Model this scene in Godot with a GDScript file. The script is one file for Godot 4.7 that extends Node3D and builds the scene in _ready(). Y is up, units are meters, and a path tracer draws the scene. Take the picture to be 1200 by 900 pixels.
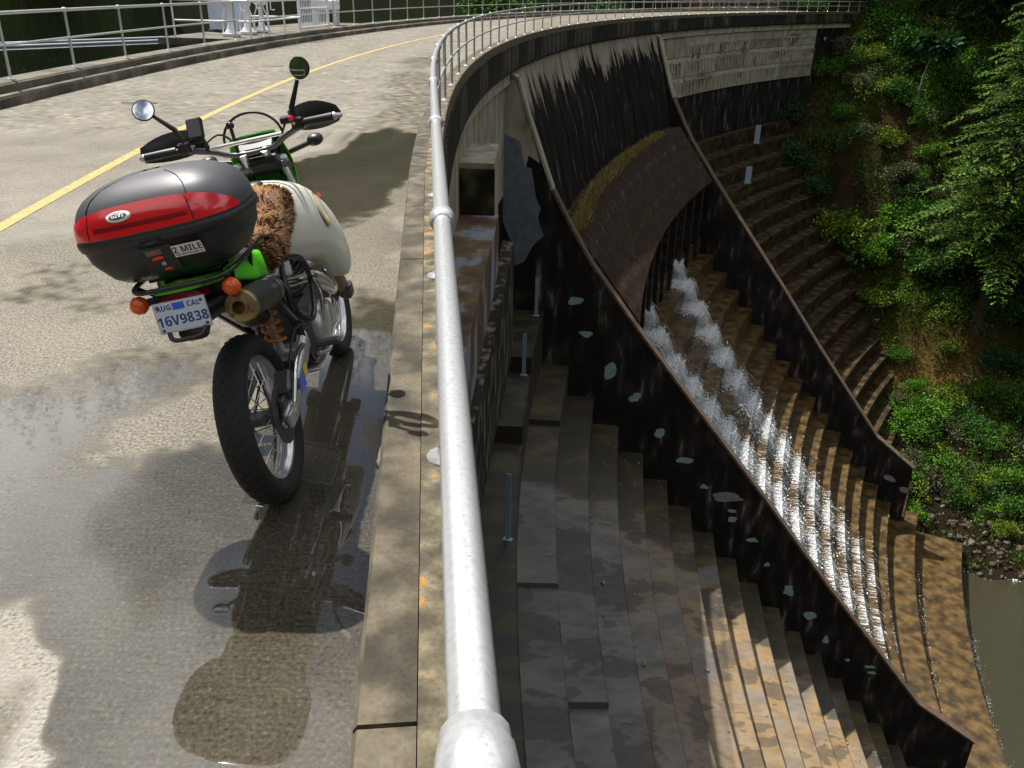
extends Node3D
# A motorcycle parked on the crest road of an old arch dam; units are metres, forward is -z.
const R0 := 109.56        # radius of the downstream railing
const CX := 108.32        # arch centre (x, forward)
const CZ := 18.355
const TS := -5.6          # below this angle (degrees) the crest runs straight
const RUN := 1.137
const RISE := 1.245
const TL := 8.2           # the two chute walls (degrees)
const TR := 26.0
const POOL_Y := -38.4
const LAKE_Y := -2.1

var M := {}
var used := {}
var dam: Node3D

func lin(r: float, g: float, b: float, a := 1.0) -> Color:
	return Color(r, g, b, a).linear_to_srgb()

# ---------- places
func PX(r: float, th: float, y: float) -> Vector3:
	if th >= TS:
		var t := deg_to_rad(th)
		return Vector3(CX - r * cos(t), y, -(CZ + r * sin(t)))
	var u := deg_to_rad(TS)
	var s := deg_to_rad(th - TS) * R0
	return Vector3(CX - r * cos(u) + sin(u) * s, y, -(CZ + r * sin(u) + cos(u) * s))

func step_r(k: float) -> float:
	return 105.83 - RUN * k

func step_y(k: float) -> float:
	return -13.98 - RISE * k

# valley axes: a runs downstream, b across it towards the far bank
func ab(p: Vector3) -> Vector2:
	var wx := p.x - CX
	var wz := -p.z - CZ
	return Vector2(wx * 0.9563 - wz * 0.2924, wx * 0.2924 + wz * 0.9563)

func from_ab(a: float, b: float, y: float) -> Vector3:
	return Vector3(CX + a * 0.9563 + b * 0.2924, y, -(CZ - a * 0.2924 + b * 0.9563))

var hn := FastNoiseLite.new()
func hill_y(a: float, b: float) -> float:
	var n := hn.get_noise_2d(a, b)
	var bank := 12.8 + 2.0 * sin(a * 0.11) + clampf((a + 70.0) * 0.08, -4.0, 6.0)
	if b >= 0.0:
		var d := b - bank
		var y := POOL_Y - 0.9 + 0.25 * d
		if d > 19.2:
			y = POOL_Y - 0.9 + 9.6 + 1.12 * (d - 19.2)
		elif d > 0.0:
			y = POOL_Y - 0.9 + 0.5 * d
		if y > 12.0:
			y = 12.0 + (y - 12.0) * 0.8
		return y + n * clampf(1.0 + d * 0.05, 0.4, 2.2)
	var e := -b - 17.0
	var z := POOL_Y - 0.9 + (0.8 * e if e > 0.0 else 0.25 * e)
	return minf(z, 55.0) + n * 1.2

# ---------- nodes
func numbered(called: String) -> String:
	if not used.has(called):
		used[called] = 0
		return called
	used[called] += 1
	return "%s_%03d" % [called, used[called]]

func tag(o: Node, label: String, category: String, group := "", kind := "") -> Node:
	o.set_meta("label", label)
	if category != "":
		o.set_meta("category", category)
	if group != "":
		o.set_meta("group", group)
	if kind != "":
		o.set_meta("kind", kind)
	return o

func thing(called: String, label: String, category: String, at := Vector3.ZERO, group := "") -> Node3D:
	var o := Node3D.new()
	o.name = numbered(called)
	add_child(o)
	o.position = at
	tag(o, label, category, group)
	return o

func put(called: String, mesh: Mesh, m: Material, parent: Node = self) -> MeshInstance3D:
	var o := MeshInstance3D.new()
	o.name = numbered(called) if parent == self else called
	o.mesh = mesh
	o.material_override = m
	parent.add_child(o, true)
	return o

func struct(called: String, mesh: Mesh, m: Material, parent: Node = self) -> MeshInstance3D:
	var o := put(called, mesh, m, parent)
	o.set_meta("kind", "structure")
	return o

func at(o: Node3D, p: Vector3, turn := Vector3.ZERO) -> Node3D:
	o.position = p
	o.rotation_degrees = turn
	return o

# ---------- shapes
func ST() -> SurfaceTool:
	var s := SurfaceTool.new()
	s.begin(Mesh.PRIMITIVE_TRIANGLES)
	return s

func done(s: SurfaceTool) -> ArrayMesh:
	s.generate_normals()
	return s.commit()

func tri(s: SurfaceTool, a: Vector3, b: Vector3, c: Vector3, ua := Vector2.ZERO, ub := Vector2.ZERO, uc := Vector2.ZERO) -> void:
	s.set_uv(ua)
	s.add_vertex(a)
	s.set_uv(ub)
	s.add_vertex(b)
	s.set_uv(uc)
	s.add_vertex(c)

func quad(s: SurfaceTool, a: Vector3, b: Vector3, c: Vector3, d: Vector3, ua := Vector2(0, 0), ub := Vector2(1, 0), uc := Vector2(1, 1), ud := Vector2(0, 1)) -> void:
	tri(s, a, b, c, ua, ub, uc)
	tri(s, a, c, d, ua, uc, ud)

# a closed profile of (radius, height) points swept along the arch
func sweep(s: SurfaceTool, prof: Array, th0: float, th1: float, n: int, caps := true, row := -1.0) -> SurfaceTool:
	var m := prof.size()
	var run := 0.0
	for j in m:
		var p: Vector2 = prof[j]
		var q: Vector2 = prof[(j + 1) % m]
		var l := p.distance_to(q)
		s.set_smooth_group(j + 1)
		for i in n:
			var a0 := lerpf(th0, th1, float(i) / n)
			var a1 := lerpf(th0, th1, float(i + 1) / n)
			var u0 := deg_to_rad(a0) * R0
			var u1 := deg_to_rad(a1) * R0
			var v0 := run
			var v1 := run + l
			if row >= 0.0:
				u0 = (a0 + 11.0) / 19.2
				u1 = (a1 + 11.0) / 19.2
				v0 = (row + (0.08 if j < 2 else 0.5)) / 22.0
				v1 = (row + (0.94 if j == 1 else 0.12)) / 22.0
			quad(s, PX(p.x, a0, p.y), PX(p.x, a1, p.y), PX(q.x, a1, q.y), PX(q.x, a0, q.y), Vector2(u0, v0), Vector2(u1, v0), Vector2(u1, v1), Vector2(u0, v1))
		run += l
	if caps:
		s.set_smooth_group(-1)
		var poly := PackedVector2Array(prof)
		var ids := Geometry2D.triangulate_polygon(poly)
		for i in range(0, ids.size(), 3):
			var a := poly[ids[i]]
			var b := poly[ids[i + 1]]
			var c := poly[ids[i + 2]]
			if row >= 0.0:
				var e0 := Vector2((th0 + 11.0) / 19.2, (row + 0.1) / 22.0)
				var e1 := Vector2((th1 + 11.0) / 19.2, (row + 0.1) / 22.0)
				tri(s, PX(a.x, th0, a.y), PX(b.x, th0, b.y), PX(c.x, th0, c.y), e0, e0, e0)
				tri(s, PX(a.x, th1, a.y), PX(c.x, th1, c.y), PX(b.x, th1, b.y), e1, e1, e1)
				continue
			tri(s, PX(a.x, th0, a.y), PX(b.x, th0, b.y), PX(c.x, th0, c.y), a, b, c)
			tri(s, PX(a.x, th1, a.y), PX(c.x, th1, c.y), PX(b.x, th1, b.y), a, c, b)
	return s

# an open profile, one sided sheet with uv in metres
func sheet(prof: Array, th0: float, th1: float, n: int) -> ArrayMesh:
	var s := ST()
	s.set_smooth_group(1)
	var run := 0.0
	for j in prof.size() - 1:
		var p: Vector2 = prof[j]
		var q: Vector2 = prof[j + 1]
		var l := p.distance_to(q)
		for i in n:
			var a0 := lerpf(th0, th1, float(i) / n)
			var a1 := lerpf(th0, th1, float(i + 1) / n)
			var u0 := float(i) / n
			var u1 := float(i + 1) / n
			quad(s, PX(p.x, a0, p.y), PX(p.x, a1, p.y), PX(q.x, a1, q.y), PX(q.x, a0, q.y), Vector2(u0, run), Vector2(u1, run), Vector2(u1, run + l), Vector2(u0, run + l))
		run += l
	return done(s)

func tube(s: SurfaceTool, pts: Array, rad, sides := 8, caps := true) -> SurfaceTool:
	var rings := []
	var n := pts.size()
	var prev := Vector3.ZERO
	for i in n:
		var p: Vector3 = pts[i]
		var d: Vector3 = (pts[mini(i + 1, n - 1)] - pts[maxi(i - 1, 0)]).normalized()
		var e := prev - d * prev.dot(d)
		if e.length() < 0.01:
			e = d.cross(Vector3.UP if absf(d.y) < 0.9 else Vector3.RIGHT)
		e = e.normalized()
		prev = e
		var f := d.cross(e)
		var r: float = rad[i] if rad is Array else rad
		var ring := []
		for k in sides:
			var a := TAU * k / sides
			ring.append(p + (e * cos(a) + f * sin(a)) * r)
		rings.append(ring)
	s.set_smooth_group(1)
	for i in n - 1:
		for k in sides:
			var k2 := (k + 1) % sides
			quad(s, rings[i][k], rings[i + 1][k], rings[i + 1][k2], rings[i][k2], Vector2(float(k) / sides, i), Vector2(float(k) / sides, i + 1), Vector2(float(k + 1) / sides, i + 1), Vector2(float(k + 1) / sides, i))
	if caps:
		s.set_smooth_group(-1)
		for e2 in [0, n - 1]:
			for k in range(1, sides - 1):
				tri(s, rings[e2][0], rings[e2][k], rings[e2][k + 1])
	return s

func tubem(pts: Array, rad, sides := 8) -> ArrayMesh:
	return done(tube(ST(), pts, rad, sides))

# rounded bar through control points
func curve(pts: Array, sub := 5) -> Array:
	var out := []
	var n := pts.size()
	for i in n - 1:
		var p0: Vector3 = pts[maxi(i - 1, 0)]
		var p1: Vector3 = pts[i]
		var p2: Vector3 = pts[i + 1]
		var p3: Vector3 = pts[mini(i + 2, n - 1)]
		for k in sub:
			out.append(p1.cubic_interpolate(p2, p0, p3, float(k) / sub))
	out.append(pts[n - 1])
	return out

# box with chamfered edges, in its own axes
func cbox(s: SurfaceTool, c: Vector3, h: Vector3, ch := 0.01, basis := Basis.IDENTITY) -> SurfaceTool:
	ch = minf(ch, minf(h.x, minf(h.y, h.z)) * 0.9)
	s.set_smooth_group(-1)
	var P := func(x: float, y: float, z: float) -> Vector3:
		return c + basis * Vector3(x, y, z)
	for ax in 3:
		for sg in [-1.0, 1.0]:
			var i1 := (ax + 1) % 3
			var i2 := (ax + 2) % 3
			var cs := []
			for q in [[-1, -1], [1, -1], [1, 1], [-1, 1]]:
				var v := Vector3.ZERO
				v[ax] = sg * h[ax]
				v[i1] = q[0] * (h[i1] - ch)
				v[i2] = q[1] * (h[i2] - ch)
				cs.append(P.call(v.x, v.y, v.z))
			if sg > 0:
				quad(s, cs[0], cs[3], cs[2], cs[1])
			else:
				quad(s, cs[0], cs[1], cs[2], cs[3])
	for ax in 3:
		var i1 := (ax + 1) % 3
		var i2 := (ax + 2) % 3
		for q in [[-1, -1], [1, -1], [1, 1], [-1, 1]]:
			var a := Vector3.ZERO
			a[i1] = q[0] * h[i1]
			a[i2] = q[1] * (h[i2] - ch)
			a[ax] = h[ax] - ch
			var b := Vector3.ZERO
			b[i1] = q[0] * (h[i1] - ch)
			b[i2] = q[1] * h[i2]
			b[ax] = h[ax] - ch
			var a2 := a
			a2[ax] = -a[ax]
			var b2 := b
			b2[ax] = -b[ax]
			quad(s, P.call(a.x, a.y, a.z), P.call(b.x, b.y, b.z), P.call(b2.x, b2.y, b2.z), P.call(a2.x, a2.y, a2.z))
	for sx in [-1.0, 1.0]:
		for sy in [-1.0, 1.0]:
			for sz in [-1.0, 1.0]:
				tri(s, P.call(sx * h.x, sy * (h.y - ch), sz * (h.z - ch)), P.call(sx * (h.x - ch), sy * h.y, sz * (h.z - ch)), P.call(sx * (h.x - ch), sy * (h.y - ch), sz * h.z))
	return s

func cboxm(c: Vector3, h: Vector3, ch := 0.01, basis := Basis.IDENTITY) -> ArrayMesh:
	return done(cbox(ST(), c, h, ch, basis))

# lathe: profile of (radius, distance along axis) round an axis
func lathe(s: SurfaceTool, c: Vector3, axis: Vector3, prof: Array, sides := 20, smooth := true) -> SurfaceTool:
	axis = axis.normalized()
	var e := axis.cross(Vector3.UP if absf(axis.y) < 0.9 else Vector3.RIGHT).normalized()
	var f := axis.cross(e)
	for j in prof.size() - 1:
		var p: Vector2 = prof[j]
		var q: Vector2 = prof[j + 1]
		s.set_smooth_group(1 if smooth else j + 1)
		for k in sides:
			var a := TAU * k / sides
			var b := TAU * (k + 1) / sides
			var da := e * cos(a) + f * sin(a)
			var db := e * cos(b) + f * sin(b)
			quad(s, c + axis * p.y + da * p.x, c + axis * q.y + da * q.x, c + axis * q.y + db * q.x, c + axis * p.y + db * p.x)
	return s

func lathem(c: Vector3, axis: Vector3, prof: Array, sides := 20, smooth := true) -> ArrayMesh:
	return done(lathe(ST(), c, axis, prof, sides, smooth))

# loft of rings (arrays of Vector3 of one length)
func loft(s: SurfaceTool, rings: Array, closed := true, caps := true) -> SurfaceTool:
	s.set_smooth_group(1)
	var m: int = rings[0].size()
	for i in rings.size() - 1:
		for k in (m if closed else m - 1):
			var k2 := (k + 1) % m
			quad(s, rings[i][k], rings[i + 1][k], rings[i + 1][k2], rings[i][k2])
	if caps:
		for e in [0, rings.size() - 1]:
			var c := Vector3.ZERO
			for p in rings[e]:
				c += p / float(m)
			for k in m:
				tri(s, c, rings[e][k], rings[e][(k + 1) % m])
	return s

# extruded flat polygon: outline in the plane (o, u, v), thickness along n
func plate(s: SurfaceTool, outline: Array, o: Vector3, u: Vector3, v: Vector3, thick: float) -> SurfaceTool:
	var n := u.cross(v).normalized()
	s.set_smooth_group(-1)
	var poly := PackedVector2Array(outline)
	var ids := Geometry2D.triangulate_polygon(poly)
	var P := func(p: Vector2, t: float) -> Vector3:
		return o + u * p.x + v * p.y + n * t
	for i in range(0, ids.size(), 3):
		tri(s, P.call(poly[ids[i]], thick), P.call(poly[ids[i + 1]], thick), P.call(poly[ids[i + 2]], thick), poly[ids[i]], poly[ids[i + 1]], poly[ids[i + 2]])
		tri(s, P.call(poly[ids[i]], 0.0), P.call(poly[ids[i + 2]], 0.0), P.call(poly[ids[i + 1]], 0.0))
	for i in poly.size():
		var a := poly[i]
		var b := poly[(i + 1) % poly.size()]
		quad(s, P.call(a, 0.0), P.call(b, 0.0), P.call(b, thick), P.call(a, thick))
	return s

# ---------- materials
func mat(c: Color, rough := 0.7, metal := 0.0) -> StandardMaterial3D:
	var m := StandardMaterial3D.new()
	m.albedo_color = c
	m.roughness = rough
	m.metallic = metal
	return m

func fnoise(seed_: int, freq: float, oct := 4, type := FastNoiseLite.TYPE_SIMPLEX_SMOOTH) -> FastNoiseLite:
	var n := FastNoiseLite.new()
	n.seed = seed_
	n.frequency = freq
	n.noise_type = type
	n.fractal_octaves = oct
	return n

func ntex(seed_: int, freq: float, stops: Array, size := 512, oct := 5) -> NoiseTexture2D:
	var t := NoiseTexture2D.new()
	t.width = size
	t.height = size
	t.seamless = true
	t.seamless_blend_skirt = 0.3
	t.noise = fnoise(seed_, freq, oct)
	var g := Gradient.new()
	var offs := PackedFloat32Array()
	var cols := PackedColorArray()
	for q in stops:
		offs.append(q[0])
		cols.append(q[1])
	g.offsets = offs
	g.colors = cols
	t.color_ramp = g
	return t

var fine_tex: NoiseTexture2D
# weathered concrete: blotches (stretched downwards where streak < 1), fine grain and relief
func concrete(seed_: int, stops: Array, scale := 0.25, streak := 1.0, rough := 0.85, bump := 1.2) -> StandardMaterial3D:
	var m := mat(Color.WHITE, rough)
	m.uv1_triplanar = true
	m.uv1_world_triplanar = true
	m.uv1_scale = Vector3(scale, scale * streak, scale)
	m.albedo_texture = ntex(seed_, 0.012, stops, 512, 6)
	m.detail_enabled = true
	m.detail_blend_mode = BaseMaterial3D.BLEND_MODE_MUL
	m.detail_albedo = fine_tex
	m.detail_uv_layer = BaseMaterial3D.DETAIL_UV_2
	m.uv2_triplanar = true
	m.uv2_world_triplanar = true
	m.uv2_scale = Vector3(0.9, 0.9, 0.9)
	if bump > 0.0:
		m.heightmap_enabled = true
		m.heightmap_scale = bump
		m.heightmap_texture = m.albedo_texture
	return m

func _ready() -> void:
	camera_and_sky()
	make_materials()
	hn.seed = 5
	hn.frequency = 0.045
	hn.fractal_octaves = 4
	build_land()
	build_road()
	build_dam()
	build_railings()
	build_hoists()
	build_cascade()
	build_bike()
	build_plants()

func camera_and_sky() -> void:
	var cam := Camera3D.new()
	cam.name = "camera"
	add_child(cam)
	var p := deg_to_rad(24.803)
	var r := deg_to_rad(1.149)
	var upc := Vector3(0, cos(p), -sin(p))
	var x := Vector3.RIGHT * cos(r) + upc * sin(r)
	var y := upc * cos(r) - Vector3.RIGHT * sin(r)
	var fwd := Vector3(0, -sin(p), -cos(p))
	cam.transform = Transform3D(Basis(x, y, -fwd), Vector3(0, 1.8, 0))
	cam.fov = rad_to_deg(2.0 * atan(450.0 / 1006.0))
	cam.near = 0.05
	cam.far = 1500.0
	cam.current = true
	var we := WorldEnvironment.new()
	we.name = "world_environment"
	var env := Environment.new()
	env.background_mode = Environment.BG_SKY
	var sky := Sky.new()
	var sm := ProceduralSkyMaterial.new()
	sm.sky_top_color = Color(0.43, 0.49, 0.6)
	sm.sky_horizon_color = Color(0.82, 0.86, 0.9)
	sm.sky_curve = 0.2
	sm.ground_bottom_color = Color(0.12, 0.13, 0.1)
	sm.ground_horizon_color = Color(0.4, 0.44, 0.42)
	sm.sky_energy_multiplier = 0.75
	var ct := NoiseTexture2D.new()
	ct.width = 1024
	ct.height = 512
	ct.seamless = true
	ct.noise = fnoise(11, 0.008, 5)
	var g := Gradient.new()
	g.offsets = PackedFloat32Array([0.0, 0.28, 0.5, 1.0])
	g.colors = PackedColorArray([Color(0, 0, 0, 0), Color(0.1, 0.1, 0.1, 0.1), Color(0.75, 0.75, 0.75, 0.8), Color(0.9, 0.9, 0.9, 1)])
	ct.color_ramp = g
	sm.sky_cover = ct
	sm.sky_cover_modulate = Color(1.35, 1.33, 1.28, 1)
	sky.sky_material = sm
	env.sky = sky
	env.tonemap_mode = Environment.TONE_MAPPER_LINEAR
	env.tonemap_exposure = 1.55
	env.sdfgi_enabled = true
	env.ssao_enabled = true
	env.ssil_enabled = true
	we.environment = env
	add_child(we)
	var sun := DirectionalLight3D.new()
	sun.name = "sun"
	sun.light_energy = 1.6
	sun.light_color = Color(1.0, 0.975, 0.94)
	sun.light_angular_distance = 0.5
	sun.shadow_enabled = true
	add_child(sun)
	sun.look_at_from_position(Vector3(-38, 100, -45.5), Vector3.ZERO, Vector3.UP)

func make_materials() -> void:
	fine_tex = ntex(3, 0.09, [[0.0, Color(0.72, 0.72, 0.72)], [0.35, Color(0.9, 0.9, 0.9)], [0.65, Color(0.97, 0.97, 0.97)], [1.0, Color(1, 1, 1)]], 512, 4)
	M.steel = mat(lin(0.62, 0.64, 0.67), 0.34, 0.55)
	M.steel.normal_enabled = true
	M.steel.normal_scale = 0.04
	var sn := NoiseTexture2D.new()
	sn.width = 256
	sn.height = 256
	sn.seamless = true
	sn.noise = fnoise(9, 0.12, 3)
	sn.as_normal_map = true
	sn.bump_strength = 4.0
	M.steel.normal_texture = sn
	M.steel.uv1_triplanar = true
	M.steel.uv1_world_triplanar = true
	M.steel.uv1_scale = Vector3(4, 4, 4)
	M.steel.roughness_texture = ntex(8, 0.05, [[0.0, Color(0.75, 0.75, 0.75)], [1.0, Color(1, 1, 1)]], 256, 5)
	M.steel.albedo_texture = ntex(18, 0.06, [[0.2, Color(0.9, 0.9, 0.9)], [0.55, Color(1, 1, 1)], [0.8, Color(0.97, 0.97, 0.97)], [0.87, Color(0.78, 0.76, 0.73)]], 256, 5)
	# kerbs and crest
	M.kerb = concrete(21, [[0.0, lin(0.022, 0.019, 0.012)], [0.38, lin(0.055, 0.046, 0.03)], [0.6, lin(0.105, 0.09, 0.06)], [1.0, lin(0.2, 0.17, 0.115)]], 0.5, 1.0, 0.9, 0.8)
	M.kerb2 = concrete(22, [[0.0, lin(0.028, 0.024, 0.015)], [0.4, lin(0.08, 0.068, 0.042)], [0.62, lin(0.14, 0.119, 0.072)], [0.74, lin(0.2, 0.172, 0.11)], [0.8, lin(0.36, 0.17, 0.03)], [1.0, lin(0.3, 0.22, 0.09)]], 0.9, 1.0, 0.9, 0.8)
	M.kerb_left = concrete(23, [[0.0, lin(0.04, 0.036, 0.028)], [0.4, lin(0.1, 0.09, 0.068)], [0.65, lin(0.17, 0.155, 0.115)], [1.0, lin(0.28, 0.25, 0.19)]], 0.16, 1.0, 0.9, 0.0)
	# dam concrete
	M.pale = concrete(24, [[0.0, lin(0.22, 0.19, 0.14)], [0.4, lin(0.44, 0.4, 0.31)], [0.7, lin(0.56, 0.52, 0.42)], [1.0, lin(0.62, 0.58, 0.48)]], 0.2, 0.5)
	M.pale2 = concrete(25, [[0.0, lin(0.14, 0.12, 0.085)], [0.4, lin(0.32, 0.285, 0.21)], [0.7, lin(0.42, 0.38, 0.29)], [1.0, lin(0.48, 0.44, 0.36)]], 0.2, 0.4)
	M.black = concrete(26, [[0.0, lin(0.008, 0.008, 0.008)], [0.45, lin(0.014, 0.013, 0.012)], [0.62, lin(0.03, 0.024, 0.018)], [0.72, lin(0.05, 0.042, 0.034)], [0.82, lin(0.16, 0.15, 0.13)], [1.0, lin(0.3, 0.28, 0.25)]], 0.22, 0.25, 0.75)
	M.fascia = [concrete(27, [[0.0, lin(0.012, 0.012, 0.01)], [0.45, lin(0.03, 0.028, 0.022)], [0.65, lin(0.07, 0.064, 0.05)], [0.8, lin(0.16, 0.15, 0.12)], [1.0, lin(0.28, 0.26, 0.2)]], 0.5, 0.12),
		concrete(28, [[0.0, lin(0.01, 0.01, 0.008)], [0.5, lin(0.022, 0.02, 0.016)], [0.7, lin(0.05, 0.046, 0.036)], [0.85, lin(0.14, 0.13, 0.1)], [1.0, lin(0.2, 0.18, 0.14)]], 0.5, 0.12)]
	M.tread = [concrete(31, [[0.0, lin(0.03, 0.026, 0.02)], [0.34, lin(0.06, 0.054, 0.045)], [0.46, lin(0.115, 0.107, 0.097)], [0.7, lin(0.16, 0.15, 0.135)], [1.0, lin(0.21, 0.195, 0.17)]], 0.075, 1.0, 0.55),
		concrete(32, [[0.0, lin(0.03, 0.024, 0.016)], [0.36, lin(0.07, 0.058, 0.04)], [0.48, lin(0.12, 0.107, 0.088)], [0.7, lin(0.17, 0.148, 0.115)], [1.0, lin(0.23, 0.19, 0.13)]], 0.08, 1.0, 0.55),
		concrete(33, [[0.0, lin(0.035, 0.034, 0.012)], [0.36, lin(0.06, 0.054, 0.025)], [0.48, lin(0.12, 0.106, 0.078)], [0.7, lin(0.18, 0.148, 0.095)], [1.0, lin(0.25, 0.19, 0.1)]], 0.085, 1.0, 0.55)]
	M.tread_dark = concrete(34, [[0.0, lin(0.012, 0.009, 0.006)], [0.45, lin(0.026, 0.02, 0.013)], [0.6, lin(0.05, 0.045, 0.02)], [0.75, lin(0.085, 0.08, 0.03)], [1.0, lin(0.16, 0.15, 0.13)]], 0.2, 1.0, 0.6)
	M.tread_brown = concrete(35, [[0.0, lin(0.012, 0.009, 0.005)], [0.4, lin(0.026, 0.019, 0.011)], [0.58, lin(0.06, 0.04, 0.018)], [0.75, lin(0.1, 0.062, 0.024)], [1.0, lin(0.13, 0.09, 0.04)]], 0.14, 1.0, 0.65)
	M.chute_tread = concrete(36, [[0.0, lin(0.02, 0.014, 0.007)], [0.35, lin(0.05, 0.033, 0.014)], [0.6, lin(0.1, 0.062, 0.023)], [1.0, lin(0.18, 0.11, 0.04)]], 0.16, 1.0, 0.35)
	M.chute_dark = concrete(37, [[0.0, lin(0.012, 0.01, 0.008)], [0.5, lin(0.03, 0.026, 0.02)], [0.7, lin(0.06, 0.05, 0.035)], [1.0, lin(0.12, 0.1, 0.07)]], 0.3, 1.0, 0.4)
	M.rust_edge = concrete(38, [[0.0, lin(0.05, 0.028, 0.015)], [0.5, lin(0.11, 0.07, 0.045)], [1.0, lin(0.2, 0.14, 0.09)]], 0.4, 1.0, 0.85)
	M.slab = concrete(39, [[0.0, lin(0.014, 0.01, 0.008)], [0.36, lin(0.02, 0.014, 0.009)], [0.5, lin(0.046, 0.025, 0.013)], [0.62, lin(0.022, 0.016, 0.011)], [0.74, lin(0.07, 0.042, 0.024)], [0.84, lin(0.13, 0.11, 0.09)], [1.0, lin(0.3, 0.27, 0.24)]], 0.4, 0.6, 0.8)
	M.paint_blue = concrete(40, [[0.0, lin(0.2, 0.3, 0.31)], [0.5, lin(0.28, 0.42, 0.43)], [1.0, lin(0.34, 0.48, 0.48)]], 0.5, 1.0, 0.75, 0.0)
	M.paint_grey = concrete(41, [[0.0, lin(0.1, 0.12, 0.15)], [0.5, lin(0.15, 0.18, 0.22)], [1.0, lin(0.2, 0.22, 0.25)]], 0.3, 1.0, 0.7, 0.0)
	M.paint_sky = concrete(42, [[0.0, lin(0.3, 0.4, 0.6)], [1.0, lin(0.42, 0.52, 0.7)]], 0.5, 1.0, 0.75, 0.0)
	M.paint_stone = concrete(43, [[0.0, lin(0.2, 0.19, 0.17)], [1.0, lin(0.34, 0.32, 0.3)]], 0.8, 1.0, 0.75, 0.0)
	M.rust = concrete(44, [[0.0, lin(0.12, 0.05, 0.02)], [0.5, lin(0.2, 0.085, 0.035)], [1.0, lin(0.3, 0.16, 0.08)]], 0.5, 0.2, 0.85, 0.0)
	M.ramp = concrete(45, [[0.0, lin(0.03, 0.02, 0.012)], [0.36, lin(0.1, 0.06, 0.03)], [0.56, lin(0.17, 0.11, 0.06)], [0.63, lin(0.22, 0.25, 0.3)], [1.0, lin(0.27, 0.31, 0.37)]], 0.12, 0.4, 0.85, 0.0)
	M.ledge = concrete(46, [[0.0, lin(0.012, 0.01, 0.007)], [0.45, lin(0.026, 0.022, 0.015)], [0.6, lin(0.05, 0.044, 0.034)], [0.72, lin(0.16, 0.14, 0.11)], [1.0, lin(0.24, 0.22, 0.18)]], 0.4, 0.3, 0.8)
	M.rust_pale = concrete(47, [[0.0, lin(0.22, 0.13, 0.07)], [0.5, lin(0.29, 0.19, 0.115)], [1.0, lin(0.35, 0.26, 0.18)]], 0.5, 0.2, 0.85, 0.0)
	for m in [M.black, M.slab, M.tread_dark, M.tread_brown, M.chute_dark, M.ledge] + M.fascia:
		m.metallic_specular = 0.28
	M.white_paint = mat(lin(0.72, 0.74, 0.78), 0.45)
	M.galv = mat(lin(0.42, 0.46, 0.5), 0.5, 0.4)
	M.galv_blue = mat(lin(0.3, 0.38, 0.45), 0.55, 0.3)

func land_color(a: float, b: float, y: float, n1: FastNoiseLite, n2: FastNoiseLite) -> Color:
	var u := n1.get_noise_2d(a, b)
	var v := n2.get_noise_2d(a, b)
	var c := Color(0.03, 0.02, 0.011)
	c = c.lerp(Color(0.06, 0.04, 0.02), clampf(0.5 + v * 1.4, 0, 1))
	if u > 0.08:
		c = c.lerp(Color(0.05, 0.048, 0.014), clampf((u - 0.08) * 5.0, 0, 0.9))
	if u < -0.15:
		c = c.lerp(Color(0.016, 0.025, 0.008), clampf((-u - 0.15) * 5.0, 0, 0.9))
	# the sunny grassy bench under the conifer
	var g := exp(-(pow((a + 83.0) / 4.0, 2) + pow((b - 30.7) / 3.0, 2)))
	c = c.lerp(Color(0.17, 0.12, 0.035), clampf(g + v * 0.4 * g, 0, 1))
	# stony slope beside the pool
	if y < POOL_Y + 6.0 and b > 8.0:
		c = c.lerp(Color(0.035, 0.024, 0.018), clampf(0.75 + v, 0, 1))
	if a < -113.0 or b < 0.0:
		c = Color(0.008, 0.013, 0.005).lerp(Color(0.022, 0.032, 0.01), clampf(0.5 + v, 0, 1))
	return c

var rn: FastNoiseLite
var rf: FastNoiseLite
func ridge_point(az: float, j: float) -> Vector3:
	var d := 160.0 + j * 8.0
	var x := sin(az) * d
	var z := -cos(az) * d
	var top := 108.0 + 26.0 * rn.get_noise_2d(cos(az) * 90.0, sin(az) * 90.0)
	return Vector3(x, -6.0 + top * (1.0 - pow(1.0 - minf(j / 16.0, 1.0), 1.6)) + rf.get_noise_2d(x, z) * 7.0 * minf(j / 3.0, 1.0), z)

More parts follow.
